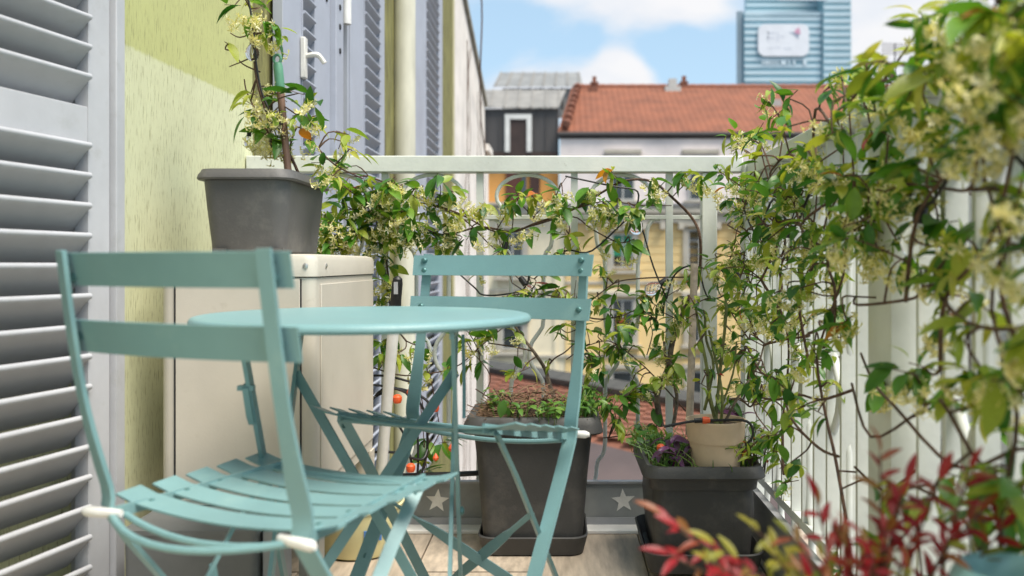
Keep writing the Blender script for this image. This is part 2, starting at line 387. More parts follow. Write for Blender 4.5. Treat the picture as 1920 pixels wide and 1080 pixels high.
# lever handle on it
hd = thing('shutter_handle', 'cream lever handle on a long plate on the slim shutter', 'handle', (WX+.05,3.15,1.5))
P = atp = None
MB().box((WX+.046,3.13,1.455),(WX+.064,3.165,1.60)).build('back_plate', M['handle'], hd, bevel=.004)
MB().tube(smooth_path([(WX+.055,3.15,1.535),(WX+.085,3.15,1.54),(WX+.105,3.155,1.538),(WX+.125,3.16,1.512)],4), [.009]*4+[.010]*5+[.009]*4, 8).build('lever', M['handle'], hd)
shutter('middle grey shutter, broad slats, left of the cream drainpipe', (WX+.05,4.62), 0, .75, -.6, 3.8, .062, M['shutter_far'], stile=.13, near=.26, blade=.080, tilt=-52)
# window jamb strips between the two shutters
jb = thing('window_jamb', 'grey folded shutter frame with hinge between two shutters', 'window frame', (WX,3.9,-.6))
MB().box((WX+.004,3.46,-.6),(WX+.026,3.62,3.6)).build('flat_strip', M['shutter_far'], jb, bevel=.003)
MB().box((WX+.004,3.622,-.6),(WX+.05,3.74,3.6)).build('deep_strip', M['shutter_far'], jb, bevel=.003)
MB().box((WX+.010,3.742,-.6),(WX+.046,3.76,3.6)).box((WX+.010,3.835,-.6),(WX+.046,3.855,3.6)).build('track', M['shutter_far'], jb, bevel=.002)
MB().tube([(WX+.052,3.79,1.82),(WX+.052,3.79,2.25)], .020, 12).build('hinge', M['whiteplastic'], jb)
sc = MB().lathe([(.012,0),(.012,.004),(0,.006)], 10, axis=(1,0,0)).mesh('screw', M['dark'], 30)
for yy, zz in ((3.68,1.86),(3.68,1.78),(3.68,1.68),(3.56,1.86)): inst('screw', sc, jb, Vector((WX+(.050 if yy>3.6 else .026),yy,zz))-jb.location)
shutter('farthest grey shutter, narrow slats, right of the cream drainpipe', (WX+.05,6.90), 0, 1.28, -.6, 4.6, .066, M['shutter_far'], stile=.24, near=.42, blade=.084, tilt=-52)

# white gabled wall beyond
wg = thing('white_gable_wall', 'whitewashed wall with sloping top and bare creepers beyond the shutters', 'wall', (WX,10,-9))
gm = mat('whitewash', (.76,.71,.66), .9, .08, 3, .3, 30)
MB().prism([(8.13,-9),(12.0,-9),(12.0,2.25),(11.4,2.25),(11.4,2.83),(8.13,3.60)], 'x', WX-.5, WX-.004).build('wall', gm, wg)
MB().strip([(WX-.2,8.13,3.63),(WX-.2,11.45,2.85)], .46, .07, (1,0,0)).build('verge_trim', mat('verge_grey', (.26,.25,.21), .8, .15, 10), wg)
MB().box((WX-.5,11.402,2.252),(WX+.05,12.06,2.34)).build('ledge', gm, wg)
cp = MB().prism([(8.3,3.59),(9.2,3.38),(9.1,3.75),(8.4,3.95)], 'x', WX-.42, WX-.1).build('ridge_tile', mat('gable_brick', (.36,.10,.06), .8, .2, 10, .3), wg)
cr_ = thing('bare_creeper', 'bare brown creeper twigs climbing the white gable wall', 'creeper', (WX,9.5,-2))
rc = random.Random(3)
for k in range(6):
    y = 8.4+k*.52; z = -2.5; pts = []
    while z < 3.3-.19*(y-8) and len(pts) < 30:
        pts.append((WX+.015+rc.random()*.02, min(y,11.7), z)); y += rc.uniform(-.10,.11); z += rc.uniform(.15,.34)
    MB().tube(smooth_path(pts,3), .0025+.002*rc.random(), 5).build('stem', M['bark'], cr_)
MB().tube(smooth_path([(WX+.05,11.2,2.0),(WX+.02,10.6,2.5),(WX+.1,9.6,2.9),(WX+.12,9.55,3.6),(WX+.05,9.3,4.3)],4), .009, 5).build('stem', M['bark'], cr_)

# ---------------------------------------------------------------- buildings across the street (metres at 40 m)
K = 40/F
def bx(px): return (px-PX)*K
def bz(py): return CAMZ+(PY-py)*K
M['yellowwall'] = mat('yellow_stucco', (.86,.63,.30), .9, .06, .5, .2, 3)
M['creamwall'] = mat('cream_stucco', (.80,.71,.52), .9, .07, .5, .2, 3)
M['pinkwall'] = mat('pale_pink_render', (.82,.73,.70), .9, .08, .6, .2, 3)
M['stonetrim'] = mat('stone_trim', (.46,.42,.35), .85, .10, 1.5, .2, 4)
M['window_white'] = mat('window_white', (.50,.49,.46), .5, .05, 2)
M['paneglass'] = mat('window_glass', (.035,.045,.05), .12, .3, .8, spec=.8)
M['greenblind'] = mat('green_blind', (.03,.26,.13), .6, .1, 2)
M['curtain'] = mat('curtain', (.42,.42,.40), .8, .15, 2, stretch=(6,1,.5))
M['gutter'] = mat('gutter_dark', (.045,.042,.042), .6, .1, 2)
def roofmat(name, c):
    m = mat(name, c, .85, .14, 1.2)
    t = m.node_tree; b = t.nodes['Principled BSDF']
    g = N('ShaderNodeTexCoord', t)
    br = N('ShaderNodeTexWave', t, Scale=1.1, Distortion=.6, Detail=2.0); br.bands_direction = 'X'; L(g.outputs['Object'], br.inputs['Vector'], t)
    bp = N('ShaderNodeBump', t, Strength=.5, Distance=.05); L(br.outputs['Fac'], bp.inputs['Height'], t); L(bp.outputs[0], b.inputs['Normal'], t)
    return m
M['redroof'] = roofmat('red_roof_tiles', (.225,.080,.043))
M['terracotta'] = mat('terracotta', (.25,.10,.062), .8, .25, 3, .2, 20)

def window_mesh(w, h, fr=.07, glass='paneglass', blind=None, mullion=True):
    """meshes of a window centred on x, sill at z=0, front at y=0 (faces -Y)"""
    f = MB().box((-w/2,-.05,0),(-w/2+fr,.06,h)).box((w/2-fr,-.05,0),(w/2,.06,h)).box((-w/2+fr,-.05,h-fr),(w/2-fr,.06,h)).box((-w/2+fr,-.05,0),(w/2-fr,.06,fr))
    if mullion: f.box((-.03,-.03,fr),(.03,.05,h-fr)).box((-w/2+fr,-.028,h*.68),(-.031,.05,h*.68+.04)).box((.031,-.028,h*.68),(w/2-fr,.05,h*.68+.04))
    d = {'window': f.mesh('window', M['window_white'], 0)}
    d['pane'] = MB().box((-w/2+fr,.055,fr),(w/2-fr,.068,h-fr)).mesh('pane', M[glass], 0)
    if blind: d['blind'] = MB().box((-w/2+fr,.030,h*.36),(w/2-fr,.045,h-fr)).mesh('blind', M[blind], 0)
    d['surround'] = MB().box((-w/2-.22,-.09,-.1),(-w/2-.001,.075,h+.12)).box((w/2+.001,-.09,-.1),(w/2+.22,.075,h+.12)).box((-w/2-.3,-.2,h+.12),(w/2+.3,.075,h+.30)).box((-w/2-.34,-.25,-.24),(w/2+.34,.075,-.1)).mesh('surround', M['stonetrim'], 0)
    return d
def put_window(d, parent, loc, keep=None):
    o = inst('window', d['window'], parent, Vector(loc)-parent.location)
    for k in ('pane','blind','surround'):
        if k in d and (keep is None or k in keep): inst(k, d[k], o)
    return o

ap = thing('apartment_building', 'yellow apartment building with red tiled roof across the street', 'apartment building', (10,40,-9))
XR = 34
MB().box((bx(1060),40.0,-9),(XR,47,bz(418))).build('wall', M['yellowwall'], ap)
MB().box((bx(1050),39.72,bz(398)),(XR,47,bz(262))).build('upper_wall', M['pinkwall'], ap)
MB().box((bx(1052),39.55,bz(400)),(XR,40.6,bz(388))).box((bx(1054),39.75,bz(418)),(XR,40.4,bz(400.1))).build('cornice', M['stonetrim'], ap)
MB().box((bx(1052),39.5,bz(388)+.002),(XR,39.7,bz(383))).build('cornice_gutter', mat('zinc', (.20,.20,.20), .5, .15, 2), ap)
br = MB().box((-.12,-.22,-.3),(.12,.2,0)).mesh('bracket', M['stonetrim'], 0)
for k in range(30): inst('bracket', br, ap, Vector((bx(1070)+k*.82,39.55,bz(418)-.002+.0))-ap.location+Vector((0,.2,0)))
for i, py in enumerate((530, 545, 668)):
    MB().box((bx(1060)+.01,39.9,bz(py)-.07),(XR,40.1,bz(py)+.07)).build('string_course', M['stonetrim'] if i != 1 else M['creamwall'], ap)
for k in range(7):
    z = bz(432)-k*.36
    if z > bz(525): MB().box((bx(1060)+.01,39.975,z),(XR,40.01,z+.30)).build('stucco_course', M['yellowwall'], ap, bevel=.02)
roof = MB().add([(bx(1046),39.60,bz(249)),(XR,39.60,bz(249)),(XR,46,9.95),(.62,46,9.95),(bx(1046),39.60,bz(249)-.18),(XR,39.60,bz(249)-.18),(XR,46,9.7),(.62,46,9.7)],
     [(0,1,2,3),(4,7,6,5),(0,4,5,1),(1,5,6,2),(2,6,7,3),(3,7,4,0)]).build('roof', M['redroof'], ap)
MB().add([(.62,46.01,9.94),(XR,46.01,9.94),(XR,52,6.6),(.62,52,6.6)], [(0,1,2,3)]).build('back_roof', M['redroof'], ap)
MB().tube([(bx(1046),39.60,bz(250)-.10),(XR,39.60,bz(250)-.10)], .11, 10).build('gutter', M['gutter'], ap)
MB().box((bx(1048),39.66,bz(261)),(XR,40.0,bz(252)-.09)).build('eave', M['gutter'], ap)
tl = MB().tube([(0,-.45,0),(0,.45,.23)], .17, 8).mesh('verge_tile', M['terracotta'], 40)
for k in range(8):
    f_ = (k+.6)/8.2
    inst('verge_tile', tl, ap, Vector((bx(1046)+.35+f_*.7,39.5+f_*6.4,bz(249)+f_*3.15+.10))-ap.location, scale=1+.1*(k%2))
rg = MB().tube([(0,0,0),(.55,0,.03)], .13, 8).mesh('ridge_tile', M['terracotta'], 40)
for k in range(60): inst('ridge_tile', rg, roof, (.7+k*.52-ap.location.x,46-40,9.95+9))
def chimney(x, y, z, h, cap):
    o = MB().box((x-.17,y-.17,z-.9),(x+.17,y+.17,z+h)).build('chimney', M['terracotta'], ap)
    if cap: MB().box((x-.21,y-.21,z+h+.001),(x+.21,y+.21,z+h+.08)).box((x-.10,y-.10,z+h+.081),(x+.10,y+.10,z+h+.38)).build('chimney_cap', M['gutter'] if cap == 1 else M['terracotta'], o)
chimney(1.75,45.4,9.75,.22,2); chimney(6.4,46.0,9.9,.22,2)
MB().box((5.35,45.3,9.3),(6.15,45.9,9.85)).box((5.55,45.35,9.851),(5.95,45.8,10.25)).build('roof_vent', M['window_white'], ap)
MB().box((10.2,43.0,8.35),(10.7,43.4,8.75)).build('roof_hatch', mat('lead', (.4,.38,.36), .6), ap)
an = MB().tube([(17.3,46,9.9),(17.3,46,12.2)], .035, 6)
for k in range(6): an.tube([(16.6,46,11.6-.001*k+.12*k),(18.0,46,11.7+.09*k)], .018, 5)
an.build('antenna', M['gutter'], ap)
dg = window_mesh(.96,1.55,blind='greenblind'); dw = window_mesh(.98,1.95); dl = window_mesh(.95,1.15,mullion=False); du = window_mesh(1.05,1.75)
for i in range(8):
    x = 2.80+i*3.45
    put_window(dg if i in (0,3) else du, ap, (x,39.92,bz(503)))
    put_window(dw, ap, (x,39.92,bz(642)))
    put_window(dl, ap, (x,39.92,bz(743)))
    put_window(dl, ap, (x,39.92,bz(870)))
    o = put_window(du, ap, (x,39.64,bz(377)), keep=('pane','blind'))
    MB().box((x-.82,39.45,bz(290)),(x+.82,39.719,bz(283))).build('awning_box', M['stonetrim'], ap)
    MB().box((x-.75,39.58,bz(290)-.75),(x+.75,39.60,bz(290)-.001)).build('blind', M['pinkwall'], ap)
    MB().box((x-.75,39.55,bz(381)),(x+.75,39.719,bz(377.5))).build('sill', M['stonetrim'], ap)

# grey clad attic block to its left
gb = thing('attic_building', 'cream building with a dark clad attic and white window frame', 'building', (-2,40,-9))
XL = -9
MB().box((XL,40.05,-9),(bx(1060)-.01,47,bz(402))).build('wall', M['creamwall'], gb)
MB().box((XL,39.6,bz(402)+.002),(bx(1050)-.06,40.8,bz(386))).box((XL,39.4,bz(386)+.002),(bx(1050)-.06,40.7,bz(381))).build('cornice', M['stonetrim'], gb)
clad = mat('dark_zinc_cladding', (.075,.068,.066), .55, .12, 1.5, stretch=(4,1,.3))
MB().box((XL,40.3,bz(381)+.002),(bx(1050)-.06,47,bz(294))).build('loggia_wall', mat('orange_render', (.66,.32,.09), .85, .06, 1), gb)
MB().box((XL,39.9,bz(294)+.002),(bx(1049)-.06,40.9,bz(285))).build('beam', mat('brown_beam', (.05,.03,.025), .7), gb)
MB().box((XL,40.0,bz(285)+.002),(bx(1050)-.06,44,bz(204))).build('attic_wall', clad, gb)
sm = MB().box((-.025,-.05,0),(.025,.0,bz(205)-bz(284))).mesh('seam', clad, 0)
for k in range(15): inst('seam', sm, gb, Vector((bx(1045)-k*.52,39.999,bz(284)))-gb.location)
zn = mat('light_zinc_roof', (.25,.235,.215), .5, .12, 1.5)
MB().add([(XL,39.8,bz(204)+.03),(bx(1050)-.06,39.8,bz(204)+.03),(bx(1062),42.2,9.05),(XL,42.2,9.05),(XL,39.8,bz(204)-.1+.1-.001+.005),(bx(1050)-.06,39.8,bz(204)+.004)],[(0,1,2,3),(0,4,5,1)]).build('metal_roof', zn, gb)
rs = MB().strip([(0,39.79-40,bz(204)+.05+9),(.0,42.2-40,9.08+9)], .05, .05, (1,0,0)).mesh('roof_seam', zn, 0)
for k in range(13): inst('roof_seam', rs, gb, (bx(1048)-k*.62+2,0,0))
fx0, fx1 = bx(947), bx(997)
M['white_frame'] = mat('white_frame', (.72,.71,.68), .6, .05, 2)
wf = MB().box((fx0,39.85,bz(287)+.04),(fx0+.22,40.0-.002,bz(215))).box((fx1-.22,39.85,bz(287)+.04),(fx1,39.998,bz(215))).box((fx0+.221,39.85,bz(215)-.22),(fx1-.221,39.998,bz(215))).build('window_frame', M['white_frame'], gb)
MB().box((fx0+.222,39.92,bz(287)+.04),(fx1-.222,39.996,bz(215)-.222)).build('shutter', mat('brown_shutter', (.045,.026,.022), .6, .15, 2), wf)
for x0, x1, mt in ((948,975,'brown'),(977,987,'pane'),(993,1012,'brown2')):
    MB().box((bx(x0),40.2,bz(381)+.004),(bx(x1),40.298,bz(318))).build('loggia_door', {'brown':mat('loggia_brown',(.10,.03,.02),.6), 'pane':M['paneglass'], 'brown2':mat('loggia_dark',(.05,.02,.015),.6)}[mt], gb)
for x, py in ((bx(961),515),(bx(961),655)): put_window(dw if py < 600 else dl, gb, (x,39.97,bz(py)))
put_window(dw, gb, (bx(961)-3.4,39.97,bz(515)))
MB().prism([(bx(955)-.4,bz(742)),(bx(990)+.4,bz(742)),(bx(972),bz(725)),], 'y', 39.8, 40.04).build('pediment', M['stonetrim'], gb)
for py in (545, 668): MB().box((XL,39.95,bz(py)-.06),(bx(1060)-.02,40.08,bz(py)+.06)).build('string_course', M['stonetrim'], gb)
for k in range(2): MB().box((bx(930)+k*2.6,39.98,bz(440)-.0),(bx(935)+k*2.6,40.06,bz(700))).build('pilaster', M['creamwall'], gb)
# rooftop light structure
rl = thing('rooftop_pavilion', 'pale rooftop pavilion with a sloping glazed roof behind the attic', 'rooftop pavilion', (-1,46,9))
MB().add([(-3.45,46,9.95),(1.2,46,9.95),(1.05,47.2,10.95),(-3.15,47.2,10.95)],[(0,1,2,3)]).build('roof_panel', mat('zinc_pale', (.24,.24,.235), .4, .1, 2), rl)
for k in range(8): MB().strip([(-3.4+k*.63,45.98,9.98),(-3.12+k*.585,47.2,10.98)], .06, .05, (1,0,0)).build('rib', zn, rl)
MB().box((-3.0,46.3,8.5),(1.1,47.0,9.93)).build('wall', M['window_white'], rl)
for k in range(6): MB().box((-2.2+k*.56,46.05,8.8),(-2.08+k*.56,46.15,9.9)).build('post', M['gutter'], rl)

# glass tower far behind
tw = thing('glass_tower', 'tall blue glass office tower with a white rounded sign panel', 'tower', (105,400,-9))
KT = 400/F
def tx(px): return (px-PX)*KT
def tz(py): return CAMZ+(PY-py)*KT
gl1 = mat('tower_glass', (.22,.42,.50), .22, .12, .03, spec=.6, stretch=(1,1,3))
gl2 = mat('tower_glass_pale', (.33,.52,.58), .25, .10, .03, spec=.6)
tb = mat('tower_band', (.50,.62,.68), .4, .05, .05)
MB().box((tx(1395),400,-9),(tx(1540),412,tz(24))).build('main_block', gl1, tw)
MB().box((tx(1541),398,-9),(tx(1593),412,tz(-60))).build('side_block', gl2, tw)
MB().box((tx(1405),408,tz(24)+.01),(tx(1540.8),411,tz(-60))).build('upper_block', gl2, tw)
MB().box((tx(1383),401,-9),(tx(1394.8),402.5,tz(24)+1)).build('edge_fin', mat('tower_grey', (.22,.29,.34), .5, .1, .05), tw)
bm1 = MB().box((tx(1395.5),399.4,-.85),(tx(1539.8),399.99,.85)).mesh('floor_band', tb, 0); bm2 = MB().box((tx(1541.4),397.4,-.8),(tx(1592.7),397.99,.8)).mesh('floor_band', tb, 0)
bm3 = MB().box((tx(1405.4),407.4,-.8),(tx(1540.4),407.99,.8)).mesh('floor_band', tb, 0)
k = 0; py = 36.0
while py < 250:
    inst('floor_band', bm1, tw, (-105,-400,tz(py)+9)); py += 12.6
py = -50
while py < 250: inst('floor_band', bm2, tw, (-105,-400,tz(py+4)+9)); py += 12.6
py = -50
while py < 22: inst('floor_band', bm3, tw, (-105,-400,tz(py)+9)); py += 12.6
MB().box((tx(1396),399.2,tz(30)),(tx(1540),399.39,tz(23.5))).build('parapet', tb, tw)
def rrect(x0, z0, x1, z1, r, n=5):
    p = []
    for cx, cz, a0 in ((x1-r,z1-r,0),(x0+r,z1-r,90),(x0+r,z0+r,180),(x1-r,z0+r,270)):
        for k in range(n+1): a = R(a0+90*k/n); p.append((cx+r*math.cos(a), cz+r*math.sin(a)))
    return p
sg = MB().prism(rrect(tx(1420),tz(107),tx(1515),tz(47),3.2), 'y', 398.2, 398.9).build('sign_panel', mat('sign_white', (.74,.74,.78), .5, .03, .2), tw)
fl = mat('sign_faint', (.62,.63,.69), .6, .03, .2)
fm = MB()
for x0, x1, y0, y1 in ((1437,1451,62,65),(1437,1440,62,80),(1437,1451,71,74),(1455,1458,62,80),(1459,1468,69,72),(1437,1447,91,93),(1450,1462,90,92),(1468,1482,91,94)):
    fm.box((tx(x0),398.15,tz(y1)),(tx(x1),398.19,tz(y0)))
fm.build('faint_lettering', fl, sg)
MB().prism([(tx(1478),tz(62)),(tx(1487),tz(67)),(tx(1494),tz(75)),(tx(1497),tz(66)),(tx(1488),tz(63))], 'y', 398.1, 398.19).build('grey_emblem', mat('emblem_grey', (.32,.36,.45), .5), sg)
MB().prism([(tx(1487),tz(62)),(tx(1491),tz(57)),(tx(1496),tz(53)),(tx(1499),tz(65)),(tx(1492),tz(66))], 'y', 398.0, 398.08).build('pink_emblem', mat('emblem_pink', (.62,.30,.42), .5), sg)
plm = mat('pale_letters', (.66,.75,.80), .5)
for x0, x1 in ((1428,1431),(1433,1436),(1437,1441),(1443,1446),(1449,1452),(1455,1458),(1463,1473),(1477,1480),(1486,1490),(1505,1511)):
    MB().box((tx(x0),399.0,tz(122)),(tx(x1),399.35,tz(113))).build('letter', plm, tw)
MB().prism(rrect(tx(1448),tz(4),tx(1552),tz(-45),3.2), 'y', 397.0, 397.2).build('upper_sign_panel', mat('sign_white2', (.74,.74,.78), .5, .03, .2), tw)

# low roofs just below the balcony
lr = thing('low_tiled_building', 'low building with terracotta roof just beyond the railing', 'building', (0,11,-9))
A, B = Vector((-1.65,15.3,-.95)), Vector((3.6,8.6,-.96))
dn = Vector((-.36,-.72,-.28))        # roof falls towards the balcony
ux = (B-A).normalized(); nrm = ux.cross(dn).normalized()
if nrm.z < 0: nrm = -nrm
Lr = (B-A).length; Dr = 1.25
MB().add([A-nrm*.06,B-nrm*.06,B+dn*Dr/dn.length-nrm*.06,A+dn*Dr/dn.length-nrm*.06],[(0,1,2,3)]).build('roof_deck', M['terracotta'], lr)
dnn = dn.normalized(); rt = Matrix((ux, dnn, nrm)).transposed().to_quaternion()
tmesh = MB(); pts = []
tmesh.add([(-.2,-.01,.0),(.2,-.01,.0),(.2,.20,.025),(-.2,.20,.025),(-.2,.20,.0),(.2,.20,.0),(-.2,-.01,-.02),(.2,-.01,-.02)],[(0,1,2,3),(3,2,5,4),(0,3,4,6),(1,7,5,2)])
tme2 = tmesh.mesh('roof_tile', M['terracotta'], 0)
nc, nr = 18, 10
for i in range(nc):
    for j in range(nr):
        p = A+ux*(.2+i*Lr/nc)+dnn*(.0+j*.122)+nrm*random.uniform(0,.008)
        inst('roof_tile', tme2, lr, p-lr.location, rt, (Lr/nc/.402,.66,.7))
MB().strip([A+nrm*.05-dnn*.05,B+nrm*.05-dnn*.05], .24, .09, dnn).build('ridge_cap', mat('ridge_grey', (.07,.068,.062), .8), lr)
e0, e1 = A+dnn*Dr, B+dnn*Dr
MB().add([e0+Vector((0,0,-.03)),e1+Vector((0,0,-.03)),e1+Vector((-2.2,-3.4,-.75)),e0+Vector((-2.2,-4.9,-.9))],[(0,1,2,3)]).build('lower_roof_sheet', mat('brown_grey_sheet', (.085,.062,.06), .7, .15, 1), lr)
MB().box((-4,8,-9),(4,15,-2.6)).build('wall', M['creamwall'], lr)
# white parapet left of the tiles
pw = thing('white_parapet', 'white sloping parapet wall beside the low tiled roof', 'wall', (-2.1,13,-9))
MB().add([at(770,790,9.0),at(890,692,13.2),at(895,700,13.2),at(870,812,10.2),at(770,960,9.0)]+[at(770,790,9.0)+Vector((-.6,.4,0)),at(890,692,13.2)+Vector((-.6,.4,0)),at(895,700,13.2)+Vector((-.6,.4,0)),at(870,812,10.2)+Vector((-.6,.4,-.2)),at(770,960,9.0)+Vector((-.6,.4,0))],
   [(0,1,2,3,4),(5,9,8,7,6),(0,5,6,1),(1,6,7,2),(2,7,8,3),(3,8,9,4),(4,9,5,0)]).build('wall', gm, pw)

# cream houses to the right, behind the side railing
rb = thing('cream_side_house', 'pale cream house seen through the side railing', 'house', (16,24,-9))
MB().box((11.0,14,-9),(19,34,3.9)).build('wall', mat('pale_cream_wall', (.74,.68,.56), .9, .06, .6), rb)
MB().add([(10.6,13.6,3.9),(10.6,34.4,3.9),(15,34.4,6.1),(15,13.6,6.1),(19.4,13.6,3.9),(19.4,34.4,3.9)],[(0,1,2,3),(3,2,5,4),(0,3,4),(1,5,2)]).build('roof', M['redroof'], rb)
sw = window_mesh(1.0,1.7)
for i in range(6):
    for z in (-6.2,-2.9,.6):
        o = put_window(sw, rb, (10.92,16+i*3.1,z)); o.rotation_euler = (0,0,R(-90))

# ---------------------------------------------------------------- balcony railings
RY, RXX = 2.74, .575
scroll_half = [(.118,.938),(.104,.939),(.092,.932),(.083,.918),(.078,.90),(.076,.872),(.072,.853),(.058,.836),(.052,.818),(.050,.79),(.050,.63),(.047,.606),(.033,.585),(.015,.560),(.008,.540),(.0066,.524)]
sc_pts = scroll_half+[(u, 1.048-z) for u, z in reversed(scroll_half[:-1])]
def scroll_mesh(sgn, flip): return MB().tube([((0,sgn*u,z) if flip else (sgn*u,0,z)) for u, z in sc_pts], .0065, 7).mesh('scroll', M['rail'], 60)
def ring_mesh(flip):
    pts = []
    for k in range(29):
        a = 2*math.pi*k/28; u = .094*math.cos(a); z = 1.008+.066*math.sin(a)
        if math.sin(a) < -.3: u *= 1-.25*(abs(math.sin(a))-.3)
        pts.append((0,u,z) if flip else (u,0,z))
    return MB().tube(pts, .0062, 7, cap=False).mesh('ring', M['rail'], 60)
back = thing('railing', 'pale grey iron railing with scrolls across the far end of the balcony', 'railing', (-.25,RY,0))
MB().box((-.957,RY-.028,1.080),(.558,RY+.024,1.130)).build('top_rail', M['rail'], back, bevel=.003)
MB().box((-.957,RY-.010,.937),(.432,RY+.010,.950)).build('mid_rail', M['rail'], back, bevel=.001)
MB().box((-.957,RY-.012,.095),(.432,RY+.012,.118)).build('bottom_rail', M['rail'], back, bevel=.001)
barm = MB().box((-.0105,-.0105,.119),(.0105,.0105,1.079)).mesh('bar', M['rail'], 0)
bars = [-.827,-.537,-.246,.044,.336]
for x in bars: inst('bar', barm, back, (x+.25,0,0))
rm = ring_mesh(False); s1 = scroll_mesh(1,False); s2 = scroll_mesh(-1,False)
for x in [b+.145 for b in bars[:-1]]+[-.972+.06]:
    if x > -.9:
        inst('ring', rm, back, (x+.25,0,0)); inst('scroll', s1, back, (x+.25,-.002,0)); inst('scroll', s2, back, (x+.25,.002,0))
MB().box((.434,RY-.022,.0),(.480,RY+.022,1.0785)).build('post', M['rail'], back, bevel=.003)
side = thing('railing', 'pale grey iron railing along the right side under the flowering jasmine', 'railing', (RXX,1.5,0))
# corner post + far panel
MB().box((RXX-.020,RY-.06,0),(RXX+.05,RY+.0,1.105)).build('post', M['rail'], side, bevel=.003)
MB().box((RXX-.012,-.6,1.064),(RXX+.060,RY-.062,1.106)).build('top_rail', M['rail'], side, bevel=.003)
MB().box((RXX+.0,-.6,.937),(RXX+.02,RY-.062,.950)).build('mid_rail', M['rail'], side)
MB().box((RXX-.002,-.6,.170),(RXX+.022,RY-.062,.193)).build('bottom_rail', M['rail'], side)
pmesh = MB().box((-.03,-.055,0),(.045,.055,1.062)).mesh('post', M['rail'], 0)
for y in (1.52,.2): inst('post', pmesh, side, (0,y-1.5,0))
barw = MB().box((-.014,-.006,.194),(.020,.006,1.063)).mesh('bar', M['rail'], 0)
rmf = ring_mesh(True); s1f = scroll_mesh(1,True); s2f = scroll_mesh(-1,True)
y = RY-.16
while y > -.5:
    if abs(y-1.52) > .07 and abs(y-.2) > .07:
        inst('bar', barw, side, (.008,y-1.5,0))
    yc = y-.145
    for me, nm in ((rmf,'ring'),(s1f,'scroll'),(s2f,'scroll')):
        if abs(yc-1.52) > .02: inst(nm, me, side, (.010,yc-1.5,0), scale=(1.35,1,1))
    for dy in (.097,.193):
        if abs(y-dy-1.52) > .07 and y-dy > .3: inst('bar', barw, side, (.008,y-dy-1.5,0))
    y -= .2905
# toe boards
tb_ = thing('toe_board', 'grey sheet metal toe board with white stars under the far railing', 'toe board', (-.25,2.71,0))
MB().box((-.957,2.702,.014),(.548,2.712,.135)).build('sheet', M['toe'], tb_, bevel=.002)
MB().box((-.957,2.694,.1352),(.548,2.716,.142)).build('lip', M['greylight'], tb_)
MB().box((-.957,2.694,.010),(.548,2.7015,.032)).build('foot_strip', M['greylight'], tb_)
def star(cx, cz, r, rot=0):
    p = []
    for k in range(10):
        a = R(90+36*k+rot); rr = r if k % 2 == 0 else r*.42
        p.append((cx+rr*math.cos(a), cz+rr*math.sin(a)))
    return p
for x, rr in ((.192,4),(-.372,-5),(-.91,2)): MB().prism(star(x,.082,.037,rr), 'y', 2.7003, 2.7018).build('star', M['star'], tb_)
tb2 = thing('toe_board', 'dark sheet metal toe board along the right hand railing', 'toe board', (.55,1.5,0))
MB().box((.548,-.6,.0),(.556,2.692,.155)).build('sheet', M['toe'], tb2)
MB().box((.543,-.6,.1552),(.562,2.69,.163)).build('lip', M['greylight'], tb2)
MB().box((.563,-.6,-.1),(.66,2.75,.03)).build('ledge', M['sill'], tb2)

# ---------------------------------------------------------------- air conditioner and things round it
AX0, AX1, AY0, AY1, AZ0, AZ1 = -.872, -.535, 1.94, 2.56, .275, .822
ac = thing('air_conditioner', 'cream air conditioner casing beside the wall under the grey planter', 'air conditioner', ((AX0+AX1)/2,2.2,AZ0))
MB().loft([(AZ0,(AX1-AX0)/2,.31,.022),(.770,(AX1-AX0)/2,.31,.022)], 5, c=((AX0+AX1)/2,2.25)).build('casing', M['ac'], ac)
MB().loft([(.7725,(AX1-AX0)/2+.004,.314,.026),(.808,(AX1-AX0)/2+.004,.314,.026),(.818,(AX1-AX0)/2,.310,.026),(AZ1,(AX1-AX0)/2-.012,.298,.026)], 6, c=((AX0+AX1)/2,2.25), caps=(1,1)).build('lid', M['ac'], ac)
MB().box((AX0+.036,1.9365,AZ0+.01),(-.566,1.9398,.766)).build('front_panel', M['ac'], ac, bevel=.001)
MB().box((AX0+.032,1.9375,AZ0+.01),(AX0+.0352,1.9397,.768)).box((-.5655,1.9375,AZ0+.01),(-.5625,1.9397,.768)).build('panel_gap', M['dark'], ac)
MB().box((AX1+.0002,1.99,.7706),(AX1+.0012,2.54,.7724)).build('lid_gap', M['dark'], ac)
MB().box((AX1+.0004,1.985,AZ0+.03),(AX1+.0035,2.535,.755)).build('side_panel', M['ac'], ac, bevel=.001)
scr = MB().lathe([(.006,0),(.006,.0015),(.003,.003),(0,.003)], 10, axis=(0,-1,0)).mesh('screw', mat('zinc_screw', (.6,.58,.55), .3, metal=.8), 30)
for x in (-.553,-.86): inst('screw', scr, ac, Vector((x,1.9358,.796))-ac.location)
scr2 = MB().lathe([(.006,0),(.006,.0015),(.003,.003),(0,.003)], 10, axis=(1,0,0)).mesh('screw', bpy.data.materials['zinc_screw'], 30)
inst('screw', scr2, ac, Vector((AX1+.0042,2.02,.796))-ac.location)
mk = MB().box((AX1+.0036,2.33,.655),(AX1+.0046,2.375,.659)).box((AX1+.0036,2.33,.672),(AX1+.0046,2.375,.676)).box((AX1+.0036,2.33,.659),(AX1+.0046,2.336,.672)).box((AX1+.0036,2.369,.659),(AX1+.0046,2.375,.672)).box((AX1+.0036,2.33,.62),(AX1+.0046,2.336,.655))
mk.build('embossed_mark', mat('mark_beige', (.42,.37,.30), .6), ac)
for x, y in ((-.845,1.985),(-.575,1.96),(-.575,2.5),(-.845,2.5)):
    MB().box((x-.0 if x < -.7 else x+.0,y,0),(x+.045,y+.045,AZ0-.001)).build('foot', M['ac'], ac)
